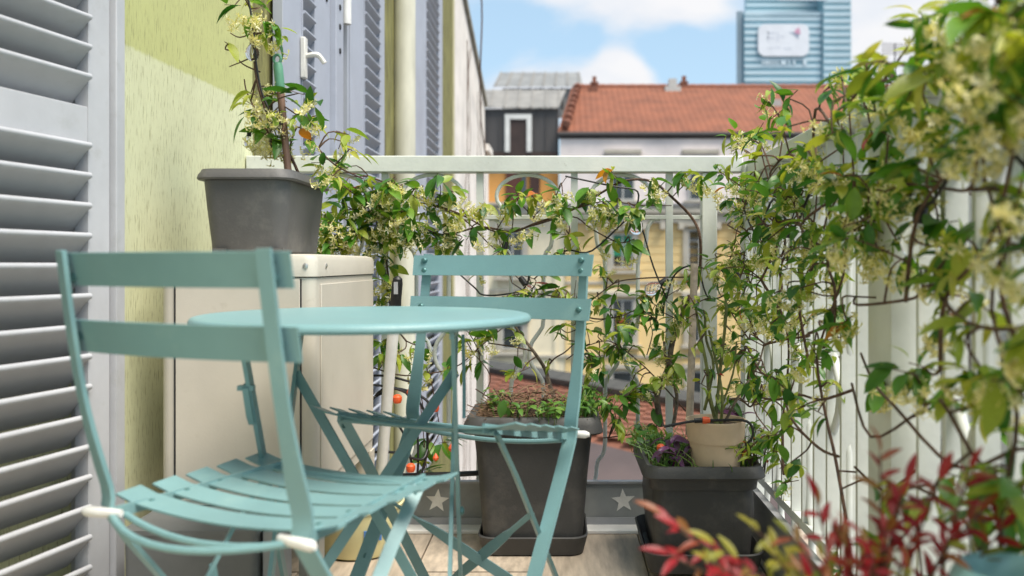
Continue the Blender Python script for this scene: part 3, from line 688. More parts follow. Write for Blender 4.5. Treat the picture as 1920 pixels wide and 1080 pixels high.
gbx = thing('storage_box', 'plain grey box on the floor under the air conditioner', 'box', (-.74,1.92,0))
MB().loft([(0,.128,.10,.012),(.262,.132,.103,.012)], 3, c=(-.735,1.868)).build('body', M['greybox'], gbx)
MB().loft([(.2625,.136,.107,.014),(.272,.136,.107,.014)], 3, c=(-.735,1.868)).build('lid', M['greybox'], gbx)
gs = MB().box((-.598,1.79,0),(-.560,1.86,.262)); o = gs.build('metal_bracket', M['greylight'], None, bevel=.002); tag(o, 'light grey metal upright beside the plain grey box', 'bracket')

# ---- planter on the air conditioner
def planter(name, label, cat, c, rim_hw, rim_hd, bot_hw, bot_hd, z0, z1, matl, rimh=.03, rimo=.012, belly=.0, saucer=None, soil_drop=.03, band=None):
    t = thing(name, label, cat, (c[0],c[1],z0))
    H = z1-z0; zr = z1-rimh
    ih, idp = rim_hw-rimo, rim_hd-rimo
    mid = .5
    pr = [(z0,bot_hw-.01,bot_hd-.01,.02),(z0+.006,bot_hw,bot_hd,.025),(z0+H*.12,bot_hw+(ih-bot_hw)*.10,bot_hd+(idp-bot_hd)*.10,.03),(z0+H*.55,bot_hw+(ih-bot_hw)*(.55+belly),bot_hd+(idp-bot_hd)*(.55+belly),.035)]
    if band: pr += [(band-.002,ih-.012,idp-.012,.035),(band,ih-.004,idp-.004,.035)]
    pr += [(zr-.001,ih,idp,.035)]
    b = MB().loft(pr, 5, c=c, caps=(1,0)).build('body', matl, t, smooth=40)
    rp = [(zr,ih-.004,idp-.004,.035),(zr,rim_hw-.003,rim_hd-.003,.04),(zr+.004,rim_hw,rim_hd,.042),(zr+rimh*.55,rim_hw-rimh*.10,rim_hd-rimh*.10,.042),(z1-.005,rim_hw-rimh*.26,rim_hd-rimh*.26,.042),(z1,rim_hw-rimh*.36,rim_hd-rimh*.36,.04),(z1,ih-.004,idp-.004,.036),(z1-.008,ih-.008,idp-.008,.036),(z0+H*.3,bot_hw+(ih-bot_hw)*.2-.008,bot_hd+(idp-bot_hd)*.2-.008,.02)]
    MB().loft(rp, 5, c=c, caps=(0,1)).build('rim', matl, t, smooth=40)
    sp = MB(); n = 14
    for i in range(n+1):
        for j in range(n+1):
            u, v = i/n*2-1, j/n*2-1
            sp.v.append(Vector((c[0]+u*(ih-.010), c[1]+v*(idp-.010), z1-soil_drop+random.uniform(-.006,.008)+.02*(1-u*u)*(1-v*v))))
    for i in range(n):
        for j in range(n): a = i*(n+1)+j; sp.f.append((a,a+n+1,a+n+2,a+1))
    sp.build('soil', M['soil'], t)
    if saucer:
        hw, hd, h = saucer
        MB().loft([(z0-h*.0-.012,hw-.03,hd-.03,.03),(z0-.010,hw-.012,hd-.012,.04),(z0-.012+h,hw,hd,.045),(z0-.009+h,hw-.004,hd-.004,.045),(z0-.001,hw-.02,hd-.02,.04)], 5, c=c).build('saucer', matl, t, smooth=40)
    return t
pl1 = planter('planter', 'grey planter standing on top of the air conditioner', 'planter', (-.712,2.17), .112,.185,.085,.15, .823, 1.014, M['planter2'], rimh=.024, rimo=.014, belly=.14)
for x in (-.785,-.655): MB().box((x,2.01,.8225),(x+.03,2.016,.836)).build('foot', M['planter2'], pl1)
pl2 = planter('planter', 'big square charcoal planter of dry twigs on a saucer before the far railing', 'planter', (-.075,2.565), *(.194,.155,.136,.122), .014, .380, M['planter'], rimh=.044, rimo=.030, saucer=(.152,.142,.05), soil_drop=.018)
pl3 = planter('planter', 'charcoal planter in the right corner holding the beige pot', 'planter', (.362,2.385), .155,.185,.120,.145, .040, .295, M['planter'], rimh=.030, rimo=.016, saucer=(.150,.185,.05), soil_drop=.04, band=.235)
# beige pot standing in it
bp_ = thing('flower_pot', 'round beige plastic pot standing inside the corner planter', 'flower pot', (.402,2.30,.265))
MB().lathe([(.055,.262),(.060,.262),(.068,.345),(.0715,.345),(.0725,.349),(.0755,.392),(.0775,.396),(.0775,.400),(.074,.400),(.070,.385),(.060,.30)], 36, c=(.402,2.30,0)).build('pot', M['beigepot'], bp_, smooth=30)
MB().lathe([(0,.388),(.03,.389),(.071,.384)], 20, c=(.402,2.30,0)).build('soil', M['soil'], bp_)

# yellow tub
tu = thing('plastic_tub', 'pale yellow round plastic tub on the tiles beside the air conditioner', 'tub', (-.565,2.47,0))
MB().lathe([(0,.004),(.098,.004),(.104,.010),(.119,.128),(.124,.130),(.125,.137),(.119,.139),(.114,.130),(.10,.016),(0,.014)], 40, c=(-.560,2.49,0)).build('bowl', M['tub'], tu, smooth=40)
a_ = MB()
for k in range(5):
    a = R(-70+k*7); 
    a_.box((-.560+.1135*math.cos(a)-.003,2.49+.1135*math.sin(a)-.003,.055+.008*(k%3)),(-.560+.1135*math.cos(a)+.004,2.49+.1135*math.sin(a)+.002,.085-.006*(k%2)))
a_.build('printed_mark', M['bluelogo'], tu)
# white pole with black grip
wp = thing('broom_pole', 'white pole with black slotted grip leaning beside the air conditioner', 'broom pole', (-.52,2.60,0))
p0, p1 = Vector((-.548,2.655,0.012)), Vector((-.4585,2.52,.765)); dd = (p1-p0).normalized(); q = p0+dd*((p1-p0).length-.088)
MB().tube([p0,q], .0165, 14).build('pole', M['whiteplastic'], wp)
e = p1-q
MB().tube([q,q+e*.25,q+e*.75,q+e*.93,p1], [.0168,.0155,.0155,.013,.006], 14).build('grip', M['black'], wp)
MB().box(q+e*.42+Vector((-.0035,-.0175,-.0)),q+e*.82+Vector((.0035,-.0155,0))).build('slot', M['greylight'], wp)
# brown pole with green hanging grip in the planter
gp = thing('garden_pole', 'brown pole with a green hanging grip standing in the grey planter', 'garden pole', (-.60,2.16,.99))
p0, p1 = at(541,330,2.10), at(519,100,2.12); q = p0+(p1-p0)*.70
MB().tube([p0+(p0-p1)*.10,q], .0085, 12).build('pole', M['brownpole'], gp)
e = p1-q
g = MB().tube([q,q+e*.1,q+e*.62,q+e*.72], [.0090,.0112,.0112,.010], 14)
tor = [q+e*.84+Vector((math.cos(a)*.0085,0,math.sin(a)*.0105)) for a in [2*math.pi*k/16 for k in range(17)]]
g.tube(tor, .0035, 8, cap=False); g.build('grip', M['greengrip'], gp)

# ---------------------------------------------------------------- bistro table and chairs
def add_chips(m, col, scale, lo, hi):
    t = m.node_tree; b = t.nodes['Principled BSDF']; src = b.inputs['Base Color'].links[0].from_socket
    g = N('ShaderNodeTexCoord', t); n = N('ShaderNodeTexNoise', t, Scale=scale, Detail=6.0, Roughness=.7); L(g.outputs['Object'], n.inputs['Vector'], t)
    mr = N('ShaderNodeMapRange', t); mr.inputs['From Min'].default_value = lo; mr.inputs['From Max'].default_value = hi; L(n.outputs['Fac'], mr.inputs['Value'], t)
    mx = N('ShaderNodeMixRGB', t); L(mr.outputs[0], mx.inputs['Fac'], t); L(src, mx.inputs[1], t); mx.inputs[2].default_value = (*col,1); L(mx.outputs[0], b.inputs['Base Color'], t)
add_chips(M['teal'], (.16,.15,.12), 60, .70, .75)
add_chips(M['teal'], (.26,.42,.41), 9, .56, .80)
add_chips(M['planter'], (.09,.084,.075), 14, .52, .80)
add_chips(M['planter2'], (.17,.16,.145), 14, .52, .80)
add_chips(M['ac'], (.46,.41,.33), 22, .62, .85)
add_chips(M['shutter'], (.36,.36,.35), 12, .56, .85)
add_chips(M['rail'], (.36,.35,.30), 45, .66, .76)
T = M['teal']
tbx, tby, th = -.355, 1.63, .712
tab = thing('bistro_table', 'round turquoise metal bistro table between the two folding chairs', 'table', (tbx,tby,0), rz=R(4))
MB().lathe([(0,th-.004),(.27,th-.004),(.290,th-.003),(.298,th-.005),(.302,th-.010),(.302,th-.014),(.297,th-.019),(.290,th-.015),(.285,th-.010),(0,th-.009)], 72).build('table_top', T, tab, world=False, smooth=40)
for sx in (-1, 1):
    x = sx*.168
    MB().strip([(x,-.20,th-.02),(x,.21,0)], .022, .007, (0,1,.2)).build('leg', T, tab, world=False)
    MB().strip([(x-sx*.012,.20,th-.02),(x-sx*.012,-.21,0)], .022, .007, (0,1,.2)).build('leg', T, tab, world=False)
    MB().lathe([(.008,0),(.008,.004),(.004,.007),(0,.007)], 10, c=(x+sx*.004,0,.345), axis=(sx,0,0)).build('bolt', M['bolt'], tab, world=False)
    MB().box((x-.004,-.23,th-.032),(x+.004,.23,th-.0205)).build('rail', T, tab, world=False)
tw_ = [(0,0,1)]*3+[(0,1,.3)]+[(0,0,1)]*3
def brace(a, b, y0, y1, name, par):
    pts = [Vector(a).lerp(Vector(b), t) for t in (0,.3,.4,.5,.6,.7,1)]
    return MB().strip(pts, .020, .004, (0,.15,1)).build(name, T, par, world=False)
brace((-.156,.135,.585),(.156,-.07,.13), 0,0,'brace', tab); brace((.156,.13,.585),(-.156,-.065,.13), 0,0,'brace', tab)
MB().strip([(-.172,-.155,.60),(-.172,-.13,.55),(-.172,-.115,.535)], .016, .010, (0,1,0)).box((-.186,-.158,.592),(-.160,-.143,.600)).build('latch', T, tab, world=False)
MB().strip([(.172,.12,.66),(.175,.10,.56),(.175,.09,.50)], .012, .006, (0,1,0)).build('latch', T, tab, world=False)

def make_chair(label, group, tilt=0):
    def TV(mb):          # seat folded by tilt about the hinge
        if tilt:
            q = Matrix.Rotation(R(tilt),3,'X')
            mb.v = [Vector((0,-.012,.452))+q@(v-Vector((0,-.012,.452))) for v in mb.v]
        return mb
    dz_ = .30*math.sin(R(tilt))
    c = thing('folding_chair', label, 'chair', (0,0,0), group)
    def part(n, mb, par=c, m=T, **k): return mb.build(n, m, par, world=False, **k)
    for s in (-1, 1):
        pts = smooth_path([(s*.174,-.078,.818),(s*.175,-.060,.70),(s*.175,-.040,.60),(s*.173,-.008,.49),(s*.171,.030,.40),(s*.170,.365,0)], 4)
        ws = [.019]*8+[.020,.022,.025,.027]+[.027]*(len(pts)-12)
        part('post', MB().strip(pts, ws, .0065, (1,.25*s,0)))
        pts = [(s*.150,.292,.452+dz_),(s*.152,.215,.38+dz_*.7),(s*.156,-.115,0)]
        part('leg', MB().strip(pts, .021, .0065, (.55*s,1,.4)))
        part('seat_rail', TV(MB().strip(smooth_path([(s*.165,-.012,.452),(s*.158,.12,.452),(s*.140,.325,.456)],3), .016, .005, (0,0,1))))
        part('cap', MB().tube([(s*.140,-.012,.456),(s*.165,-.016,.455),(s*.196,-.020,.455),(s*.204,-.021,.455)], [.005,.007,.0078,.004], 10), m=M['whiteplastic'])
        part('bolt', MB().lathe([(.007,0),(.007,.003),(.003,.006),(0,.006)], 10, c=(s*.150,.284,.440+dz_), axis=(s,0,0)), m=M['bolt'])
        part('bolt', MB().lathe([(.007,0),(.007,.003),(.003,.006),(0,.006)], 10, c=(s*.168,.182,.214), axis=(s,0,0)), m=M['bolt'])
    def back(z, v0, two):
        pts = [(u, v0-.022*(1-(u/.198)**2)*-1*-1+.010, z) for u in [(-.198+.396*k/12) for k in range(13)]]
        o = part('backrest_slat', MB().strip(pts, .045, .003, (0,-.24,1)))
        for s in (-1,1):
            for dz in ((-.011,.011) if two else (0,)):
                part('bolt', MB().lathe([(.0065,-.004),(.0065,.002),(.0045,.005),(0,.006)], 12, c=(s*.174,v0+.006,z+dz), axis=(0,1,0)), o, M['bolt'])
    back(.793, -.066, True); back(.703, -.052, False)
    sl_ = None
    for i in range(5):
        v = .050+i*.065; zc = .460; hl = .200
        pts = []
        for k in range(13):
            u = -hl+2*hl*k/12
            pts.append((u, v, zc+.004-.017*(1-(u/hl)**2)+(.004 if abs(u/hl) > .95 else 0)))
        o = part('seat_slat', TV(MB().strip(pts, .043, .003, (0,1,.08))))
        for s in (-1,1): part('rivet', TV(MB().lathe([(.005,0),(.004,.002),(0,.003)], 8, c=(s*.152,v,zc-.0025))), o, M['bolt'])
    rodp = [(-.160+.32*k/10, -.012-.050*(1-((k-5)/5)**2), .452-.012*(1-((k-5)/5)**2)) for k in range(11)]
    part('rod', MB().tube(rodp, .0052, 8))
    rodp = [(-.160+.32*k/10, .012-.018*(1-((k-5)/5)**2), .446-.016*(1-((k-5)/5)**2)) for k in range(11)]
    part('rod', MB().tube(rodp, .0050, 8))
    part('rod', TV(MB().tube([(-.152,.305,.449),(.152,.305,.449)], .005, 8)))
    def lp(z): return -.115+.33*z/(.38+dz_*.7)
    for s in (-1,1):
        a = Vector((s*.153,lp(.33)+.004*s,.33)); b = Vector((-s*.156,lp(.06)+.004*s,.06))
        pts = [a.lerp(b,t) for t in (0,.18,.24,.36,.44,.5,.56,.64,.76,.82,1)]
        wd = [(.0,.7,.7)]*2+[(0,.4,1)]+[(0,.2,1)]*5+[(0,.4,1)]+[(.0,.7,.7)]*2
        ws = [.010,.010,.016,.021,.021,.021,.021,.021,.016,.010,.010]
        part('brace', MB().strip(pts, ws, .004, wd))
    part('crossbar', MB().tube([(-.168,.345,.028),(.168,.345,.028)], .005, 8)); part('crossbar', MB().tube([(-.155,-.092,.028),(.155,-.092,.028)], .005, 8))
    return c
grp = 'turquoise folding bistro chairs'
chA = make_chair('turquoise folding chair nearest the camera, its back to us', grp)
chB = make_chair('turquoise folding chair facing us behind the round table', grp, 10.2)
chA.scale = (.985,1.0,1); chA.location = (-.474,1.185,0); chA.rotation_euler = (0,0,R(-23.5))
chB.scale = (1.09,.92,1.005); chB.location = (-.152,1.86,0); chB.rotation_euler = (R(0),0,R(180-24))

# ---------------------------------------------------------------- foliage
def leaf_mesh(name, m, wid=.42, fold=.18, droop=.25, st=5, tip=.0):
    mb = MB(); rows = []
    for i in range(st+1):
        t = i/st
        w_ = wid/2*math.sin(math.pi*min(1,t*.93+.035))**.8*(1-.25*t)
        if i == 0: w_ = .012
        if i == st: w_ = .004
        z = -droop*t*t
        rows.append(((-w_,t,z+fold*w_),(0,t,z),(w_,t,z+fold*w_)))
    for r in rows: mb.v += [Vector(p) for p in r]
    for i in range(st):
        a = i*3; mb.f += [(a,a+1,a+4,a+3),(a+1,a+2,a+5,a+4)]
    me = bpy.data.meshes.new(name); me.from_pydata([tuple(v) for v in mb.v], [], mb.f); me.materials.append(m); me.shade_smooth()
    return me, mb
LM = [leaf_mesh('leaf', M['leaf'], .50,.35,.22), leaf_mesh('leaf', M['leaf'], .44,.5,.42), leaf_mesh('leaf', M['leaf'], .56,.25,.10), leaf_mesh('leaf', M['leaf'], .47,.15,.32)]
LY = [leaf_mesh('leaf', M['youngleaf'], .34,.5,.25), leaf_mesh('leaf', M['youngleaf'], .30,.4,.5)]
LA = [leaf_mesh('leaf', M['autumn'], .42,.4,.3)]
def flower_cluster_mesh(seed, n):
    r = random.Random(seed); mb = MB(); mi = []
    for _ in range(n):
        d = Vector((r.gauss(0,1), r.gauss(0,1), r.gauss(-.7,.6))).normalized()
        c = d*r.uniform(.014,.034)+Vector((0,0,-.010))
        nd = (d+Vector((r.gauss(0,.35),r.gauss(0,.35),r.gauss(-.25,.3)))).normalized()
        u = nd.orthogonal().normalized(); v = nd.cross(u); ph = r.random()*6.28; L_ = r.uniform(.0105,.016)
        mb.tube([c-nd*.016,c-nd*.006,c], [.0006,.0011,.0016], 3, cap=False); mi += [1]*6
        for k in range(5 if r.random() < .8 else 0):
            a = ph+k*2*math.pi/5; b = a+.55
            p1 = u*math.cos(a)+v*math.sin(a); p2 = u*math.cos(b)+v*math.sin(b)
            o = len(mb.v)
            mb.v += [c, c+p1*L_*.5-nd*.001, c+p2*L_-nd*r.uniform(.001,.006), c+(p2+u*math.cos(b+.5)*.5+v*math.sin(b+.5)*.5)*L_*.55]
            mb.f += [(o,o+1,o+2,o+3)]; mi.append(0)
    me = bpy.data.meshes.new('flower_cluster'); me.from_pydata([tuple(v) for v in mb.v], [], mb.f); me.materials.append(M['flower']); me.materials.append(M['calyx'])
    me.polygons.foreach_set('material_index', mi)
    return me
M['calyx'] = leaf_mat('jasmine_tube', (.42,.47,.06), (.56,.56,.10), (.66,.60,.20), .6, .3)
FM = [flower_cluster_mesh(k, 6+k) for k in range(6)]
def orient(d, up):
    d = d.normalized(); x = d.cross(up)
    if x.length < 1e-4: x = d.orthogonal()
    x.normalize(); z = x.cross(d)
    return Matrix((x, d, z)).transposed().to_quaternion()

class Vine:
    def __init__(s, name, label, cat, loc, seed):
        s.t = thing(name, label, cat, loc); s.loc = Vector(loc); s.leaves = []; s.fl = []; s.tw = MB(); s.r = random.Random(seed); s.pts = []
    def stem(s, pts, r0, r1, m='bark', sub=4, wob=.0):
        pts = [Vector(p)+Vector((s.r.gauss(0,wob),s.r.gauss(0,wob),s.r.gauss(0,wob))) for p in pts]
        pp = smooth_path(pts, sub); n = len(pp)
        MB().tube(pp, [r0+(r1-r0)*i/(n-1) for i in range(n)], 6).build('stem', M[m], s.t)
        s.pts += pp
    def cluster(s, p, size=1.0, nl=6, flower=.75, young=.3, inward=Vector((0,-1,0)), down=.35, sp=.03, spread=1.0):
        r = s.r; p = Vector(p)
        if s.pts:
            q = min(s.pts, key=lambda a: (a-p).length_squared)
            if .015 < (q-p).length < .45:
                m_ = q.lerp(p,.5)+Vector((r.gauss(0,.01),r.gauss(0,.01),r.gauss(.01,.01)))
                s.tw.tube(smooth_path([q,m_,p],3), [.0022]*3+[.0018]*3+[.0013], 4)
        ax = (Vector((r.gauss(0,1),r.gauss(0,1),r.gauss(0,.7)))+inward*.5).normalized()
        s.tw.tube([p-ax*sp*.6,p+ax*sp], .0011, 3)
        for k in range(nl):
            base = p+ax*(k/max(1,nl-1)-.45)*sp*1.6+Vector((r.gauss(0,.006),r.gauss(0,.006),r.gauss(0,.006)))
            d = (Vector((r.gauss(0,1),r.gauss(0,1),r.gauss(0,.75)))*spread+inward*.35+Vector((0,0,-down))+ax*.35).normalized()
            up = Vector((r.gauss(0,.35),r.gauss(0,.35),1))
            y = r.random() < young
            a = r.random() < .006
            me = r.choice(LA if a else LY if y else LM)
            sc = size*(r.uniform(.032,.050) if y else r.uniform(.040,.070))
            s.leaves.append((base,orient(d,up),sc,me))
        if r.random() < flower:
            for _ in range(1 if r.random() < .45 else 2):
                s.fl.append((p+Vector((r.gauss(0,.018),r.gauss(0,.018),r.gauss(-.012,.014)))+inward*.012, r.uniform(.70,1.10)*size, r.choice(FM)))
    def finish(s, cap=290):
        if s.tw.v: tag(s.tw.build('twigs', M['bark'], s.t), kind='stuff')
        s.leaves.sort(key=lambda l: -l[2]/max(.3,l[0].y))
        for b, q, sc, (me, mb) in s.leaves[:cap]: inst('leaf', me, s.t, b-s.loc, q, sc)
        rest = s.leaves[cap:]
        groups = {}
        for l in rest: groups.setdefault(l[3][0].materials[0].name, []).append(l)
        for mn, ls in groups.items():
            V, Fa = [], []
            for b, q, sc, (me, mb) in ls:
                o = len(V); V += [tuple(b-s.loc+q@(v*sc)) for v in mb.v]; Fa += [tuple(i+o for i in f) for f in mb.f]
            me = bpy.data.meshes.new('small_leaves'); me.from_pydata(V, [], Fa); me.materials.append(bpy.data.materials[mn]); me.shade_smooth()
            ob = bpy.data.objects.new('small_leaves', me); C.objects.link(ob); ob.parent = s.t; tag(ob, kind='stuff')
        for p, sc, me in s.fl[:290]:
            inst('flower_cluster', me, s.t, p-s.loc, Matrix.Rotation(s.r.uniform(0,6.28),3,'Z').to_quaternion(), sc)

# --- jasmine in the planter on the air conditioner
v = Vine('jasmine_plant', 'flowering jasmine growing from the grey planter up the plastered wall', 'jasmine', (-.68,2.17,.99), 11)
Yp = 2.13
v.stem(ats([(560,330),(545,290),(515,250),(487,165),(478,105),(472,50),(462,-20),(450,-80)],Yp,.01), .0042,.002)
v.stem(ats([(478,105),(455,115),(430,125)],Yp), .002,.0012); v.stem(ats([(488,135),(455,120),(440,100),(425,80)],Yp), .002,.001)
v.stem(ats([(478,60),(450,70),(432,62)],Yp), .002,.0012)
v.stem(ats([(540,300),(560,240),(590,270),(630,310),(680,335)],2.2,.02), .003,.002)
v.stem(ats([(545,320),(500,240),(470,180),(460,150)],Yp,.02), .0028,.0015)
for x, y, n, f_, yg in [(465,5,5,1,.3),(440,10,3,.4,.2),(485,15,3,1,.3),(505,45,7,1,.2),(520,70,3,1,.4),(495,65,5,.6,.2),(427,82,1,0,0),(470,175,3,1,.3),(475,215,4,1,.4),(498,165,3,.7,.3),(530,185,4,1,.3),(560,175,3,1,.3),(520,210,4,1,.3),(505,240,4,.5,.1),(497,252,2,.6,0),(470,195,3,1,.4),(590,195,4,1,.3),(580,225,4,1,.2),(556,215,4,1,.2),(535,240,4,1,.2),(510,265,3,1,.2),(545,275,4,1,.2),(575,265,5,1,.2),(600,215,3,1,.4),(645,250,5,1,.5),(655,280,5,1,.5),(640,265,3,1,.5),(600,305,5,1,.3),(625,330,4,1,.3)]:
    v.cluster(at(x,y,Yp+random.uniform(-.06,.07)+(.10 if x > 590 else 0)), 1.0, n, f_, yg, sp=.022)
v.finish()

# --- jasmine on the far railing
v = Vine('jasmine_vine', 'flowering jasmine trained along the far end railing', 'jasmine', (-.1,2.68,.35), 21)
Yb = 2.69
for pts, r0, r1, mm in [
    ([(690,330),(740,350),(800,380),(860,405),(890,430),(920,460),(960,490)], .0028,.0018,'bark'),
    ([(700,410),(760,415),(830,440),(900,425),(960,435),(1000,420),(1070,395),(1130,360),(1170,340),(1220,340),(1260,370),(1300,410),(1312,450),(1312,520)], .0025,.0045,'bark'),
    ([(690,405),(780,380),(860,400),(930,435),(990,425),(1070,405),(1110,430),(1160,455),(1190,448)], .003,.002,'bark'),
    ([(1000,410),(1010,395),(1040,370),(1053,345),(1062,333)], .002,.001,'bark'),
    ([(1060,398),(1130,378),(1200,385),(1260,385)], .002,.0014,'bark'),
    ([(1312,520),(1240,520),(1190,523),(1150,532),(1100,571)], .0026,.0016,'bark'),
    ([(1094,593),(1125,598),(1163,592),(1198,577),(1240,545)], .0026,.0015,'bark'),
    ([(1045,760),(1030,720),(1022,693),(1002,660),(985,640),(965,610)], .0075,.004,'barkgrey'),
    ([(1022,693),(1040,672),(1060,660),(1080,640)], .003,.0015,'bark'), ([(915,643),(960,650),(998,658)], .002,.0025,'bark'),
    ([(1060,400),(1068,430),(1058,470),(1062,510)], .0022,.0015,'bark'),
    ([(1240,800),(1232,740),(1252,690),(1262,640),(1285,580),(1305,540),(1312,500)], .010,.0065,'barkgrey'),
    ([(1262,800),(1268,740),(1250,690),(1245,640)], .006,.004,'barkgrey'),
    ([(1285,770),(1240,720),(1200,680),(1155,645),(1130,640),(1080,655)], .0024,.0014,'bark'),
    ([(700,690),(760,705),(850,690),(900,650),(960,600)], .0026,.0016,'bark'),
    ([(640,470),(660,420),(690,380),(740,330)], .004,.002,'bark'),
    ([(730,560),(725,500),(712,440),(700,400)], .0036,.002,'bark'), ([(760,640),(735,600),(728,540)], .003,.002,'bark'),
    ([(960,490),(985,505),(1000,545)], .002,.0015,'bark'), ([(1100,571),(1060,560),(1000,550),(950,555)], .0022,.0015,'bark'),
    ([(1130,820),(1190,815),(1230,800)], .002,.0018,'bark')]:
    v.stem(ats(pts,Yb,.015), r0, r1, mm)
BC = [(635,320),(610,400),(625,440),(640,455),(660,350),(675,372),(690,390),(700,430),(740,360),(745,410),(760,450),(720,470),(735,440),(790,350),(775,370),(800,400),(815,375),(850,360),(840,430),(870,395),(905,385),(930,430),(945,470),(970,365),(1000,370),(985,430),(1040,380),(1060,390),(1055,365),(1105,355),(1150,330),(1155,385),(1185,390),(1225,340),(1285,325),(1310,330),(1060,440),(1045,475),(1000,540),(960,555),(1045,545),(1060,560),(1150,450),(1180,455),(1130,520),(1122,560),(1208,560),(1160,605),(1150,650),(1100,660),(1110,690),(1050,610),(920,630),(900,680),(875,640),(840,690),(800,690),(785,650),(720,640),(715,560),(720,600),(740,665),(980,695),(1250,620),(1245,655),(1265,690),(1195,800),(1160,790),(655,410),(610,430),(670,440),(640,380),(620,460),(650,340),(700,360),(705,460),(725,500),(730,540),(760,430),(880,440),(850,460),(810,440),(715,520),(715,660),(735,625),(950,385),(1130,400),(1250,565),(1280,570),(1230,800),(805,830),(830,830),(800,880)]
for x, y in BC:
    s_ = 1.08
    v.cluster(at(x,y,Yb-.02+random.uniform(-.05,.03)), s_, random.choice((5,6,7,7,8)) if x > 760 else random.choice((6,7,8)), .85 if y < 500 else .45, .35, sp=.024, down=.5)
for _ in range(12):
    xx = random.uniform(760,1330); v.cluster(at(xx,random.gauss(385,32),Yb-.03+random.uniform(-.05,.03)), 1.1, 6, .8, .4, sp=.024, down=.5)
for _ in range(26):
    v.cluster(at(random.uniform(1080,1320),random.uniform(500,780),Yb-.02+random.uniform(-.05,.03)), .95, 6, .4, .35, sp=.024, down=.5)
for k in range(9):
    x0 = random.uniform(900,1300); y0 = random.uniform(430,760); pts = []
    for j in range(6): pts.append((x0,y0)); x0 += random.uniform(-45,45); y0 += random.uniform(-55,10)
    v.stem(ats(pts,Yb,.02), .0018, .001, 'bark')
for _ in range(26):
    v.cluster(at(random.uniform(880,1320),random.uniform(420,720),Yb-.01+random.uniform(-.04,.03)), .8, 5, .5, .4, sp=.022, down=.5)
for _ in range(30):
    v.cluster(at(random.uniform(600,770),random.uniform(330,480),Yb-.06+random.uniform(-.08,.05)), 1.0, 6, .8, .3, sp=.024, down=.45)
v.finish()

# --- jasmine on the side railing, far half and near half
def side_vine(label, seed, y0, y1, n, base, dens, size=1.0, cap=290):
    v = Vine('jasmine_vine', label, 'jasmine', base, seed); r = v.r
    for k in range(6):
        yy = y0+(y1-y0)*(k+.5)/9; z = base[2]+(.05 if k % 3 == 0 else r.uniform(.30,.5)); pts = []; y = yy
        while z < 1.12 and len(pts) < 16:
            pts.append((RXX-.035-r.random()*.04,min(y1+.05,max(y0-.05,y)),z)); y += r.gauss(0,.07); z += r.uniform(.06,.13)
        if len(pts) > 2: v.stem(pts, .0034, .0014, 'bark')
    for k in range(6):
        z = .45+k*.12; pts = []; y = y0
        while y < y1: pts.append((RXX-.04-r.random()*.05,y,z)); y += r.uniform(.09,.16); z += r.gauss(0,.035)
        if len(pts) > 2: v.stem(pts, .003, .0022, 'bark')
    c = 0; tries = 0
    while c < n and tries < n*30:
        tries += 1
        y = r.uniform(y0,y1); z = r.uniform(.22,1.17)
        if r.random() > dens(y,z): continue
        x = RXX-.02-abs(r.gauss(.03,.045))
        v.cluster((x,y,z), size, r.choice((6,7,8,9)), .60 if z > .60 else .42, .45, inward=Vector((-1,-.3,0)), sp=.026, down=.45); c += 1
    for _ in range(n//7):     # sprays outside the bars
        v.cluster((RXX+.07+r.random()*.08,r.uniform(y0,y1),r.uniform(.35,1.0)), size, 5, .6, .5, inward=Vector((1,0,0)))
    if y0 < 1:
        for px, py, yy in ((1850,60,.95),(1890,30,.85),(1905,110,.85),(1870,150,.95),(1815,110,1.05),(1780,140,1.15),(1700,170,1.3),(1660,190,1.4),(1745,210,1.25),(1900,190,.9),(1840,20,1.0),(1600,330,1.6),(1700,330,1.35),(1760,420,1.3)):
            p = at(px,py,yy); v.cluster(p, 1.15, 8, .8, .35, inward=Vector((-.6,-.4,0)), sp=.03, down=.3)
    v.finish(cap); return v
def dens_far(y, z):
    top = min(1, max(.14, (z-.26)/.38))
    d = top**1.3
    if z > 1.06: d *= .25 if 1.8 < y < 2.5 else .6
    if y < 1.75 and z < .85 : d *= .55
    return d
def dens_near(y, z):
    px = PX+F*RXX/y; py = PY-(z-CAMZ)*F/y
    d = min(1, max(.2, (z-.32)/.33))
    if z > 1.10: d *= .6
    if 1.30 < y < 1.62 and z < .80: d *= .06
    if y < 1.36 and .84 < z < .96: d *= .75
    return d
side_vine('dense flowering jasmine on the side railing between corner and wide post', 31, 1.62, 2.68, 150, (RXX-.03,2.3,.27), dens_far, .82)
side_vine('blurred flowering jasmine nearest the camera on the side railing', 41, .80, 1.62, 125, (RXX-.03,1.2,.25), dens_near, .90)

# --- bits in the big planter: dry twigs, weeds
dry = thing('dry_twigs', 'heap of dry brown twigs and roots filling the big square planter', 'dry twigs', (-.075,2.56,.36))
mb = MB(); r = random.Random(5)
for _ in range(420):
    u, w_ = r.uniform(-1,1), r.uniform(-1,1); h = (1-u*u)*(1-w_*w_)*.085
    p = Vector((-.075+u*.155-.01,2.565+w_*.120,.366+h*r.random()+.004)); a = r.uniform(0,6.28); L_ = r.uniform(.03,.09)
    d = Vector((math.cos(a),math.sin(a),r.gauss(0,.28)))*L_
    mb.tube([p-d*.5,p+Vector((r.gauss(0,.004),r.gauss(0,.004),r.gauss(.004,.004))),p+d*.5], r.uniform(.0007,.0020), 3, cap=False)
tag(mb.build('twigs', M['straw'], dry), kind='stuff')
for k in range(10):
    a = r.uniform(0,6.28); p = Vector((-.075+r.uniform(-.12,.10),2.50+r.uniform(-.05,.1),.405)); d = Vector((math.cos(a),math.sin(a)*.5,r.uniform(.05,.5)))*.06
    MB().tube([p-d,p,p+d*1.2+Vector((0,0,.01))], .0018, 5).build('twig', M['bark'], dry)
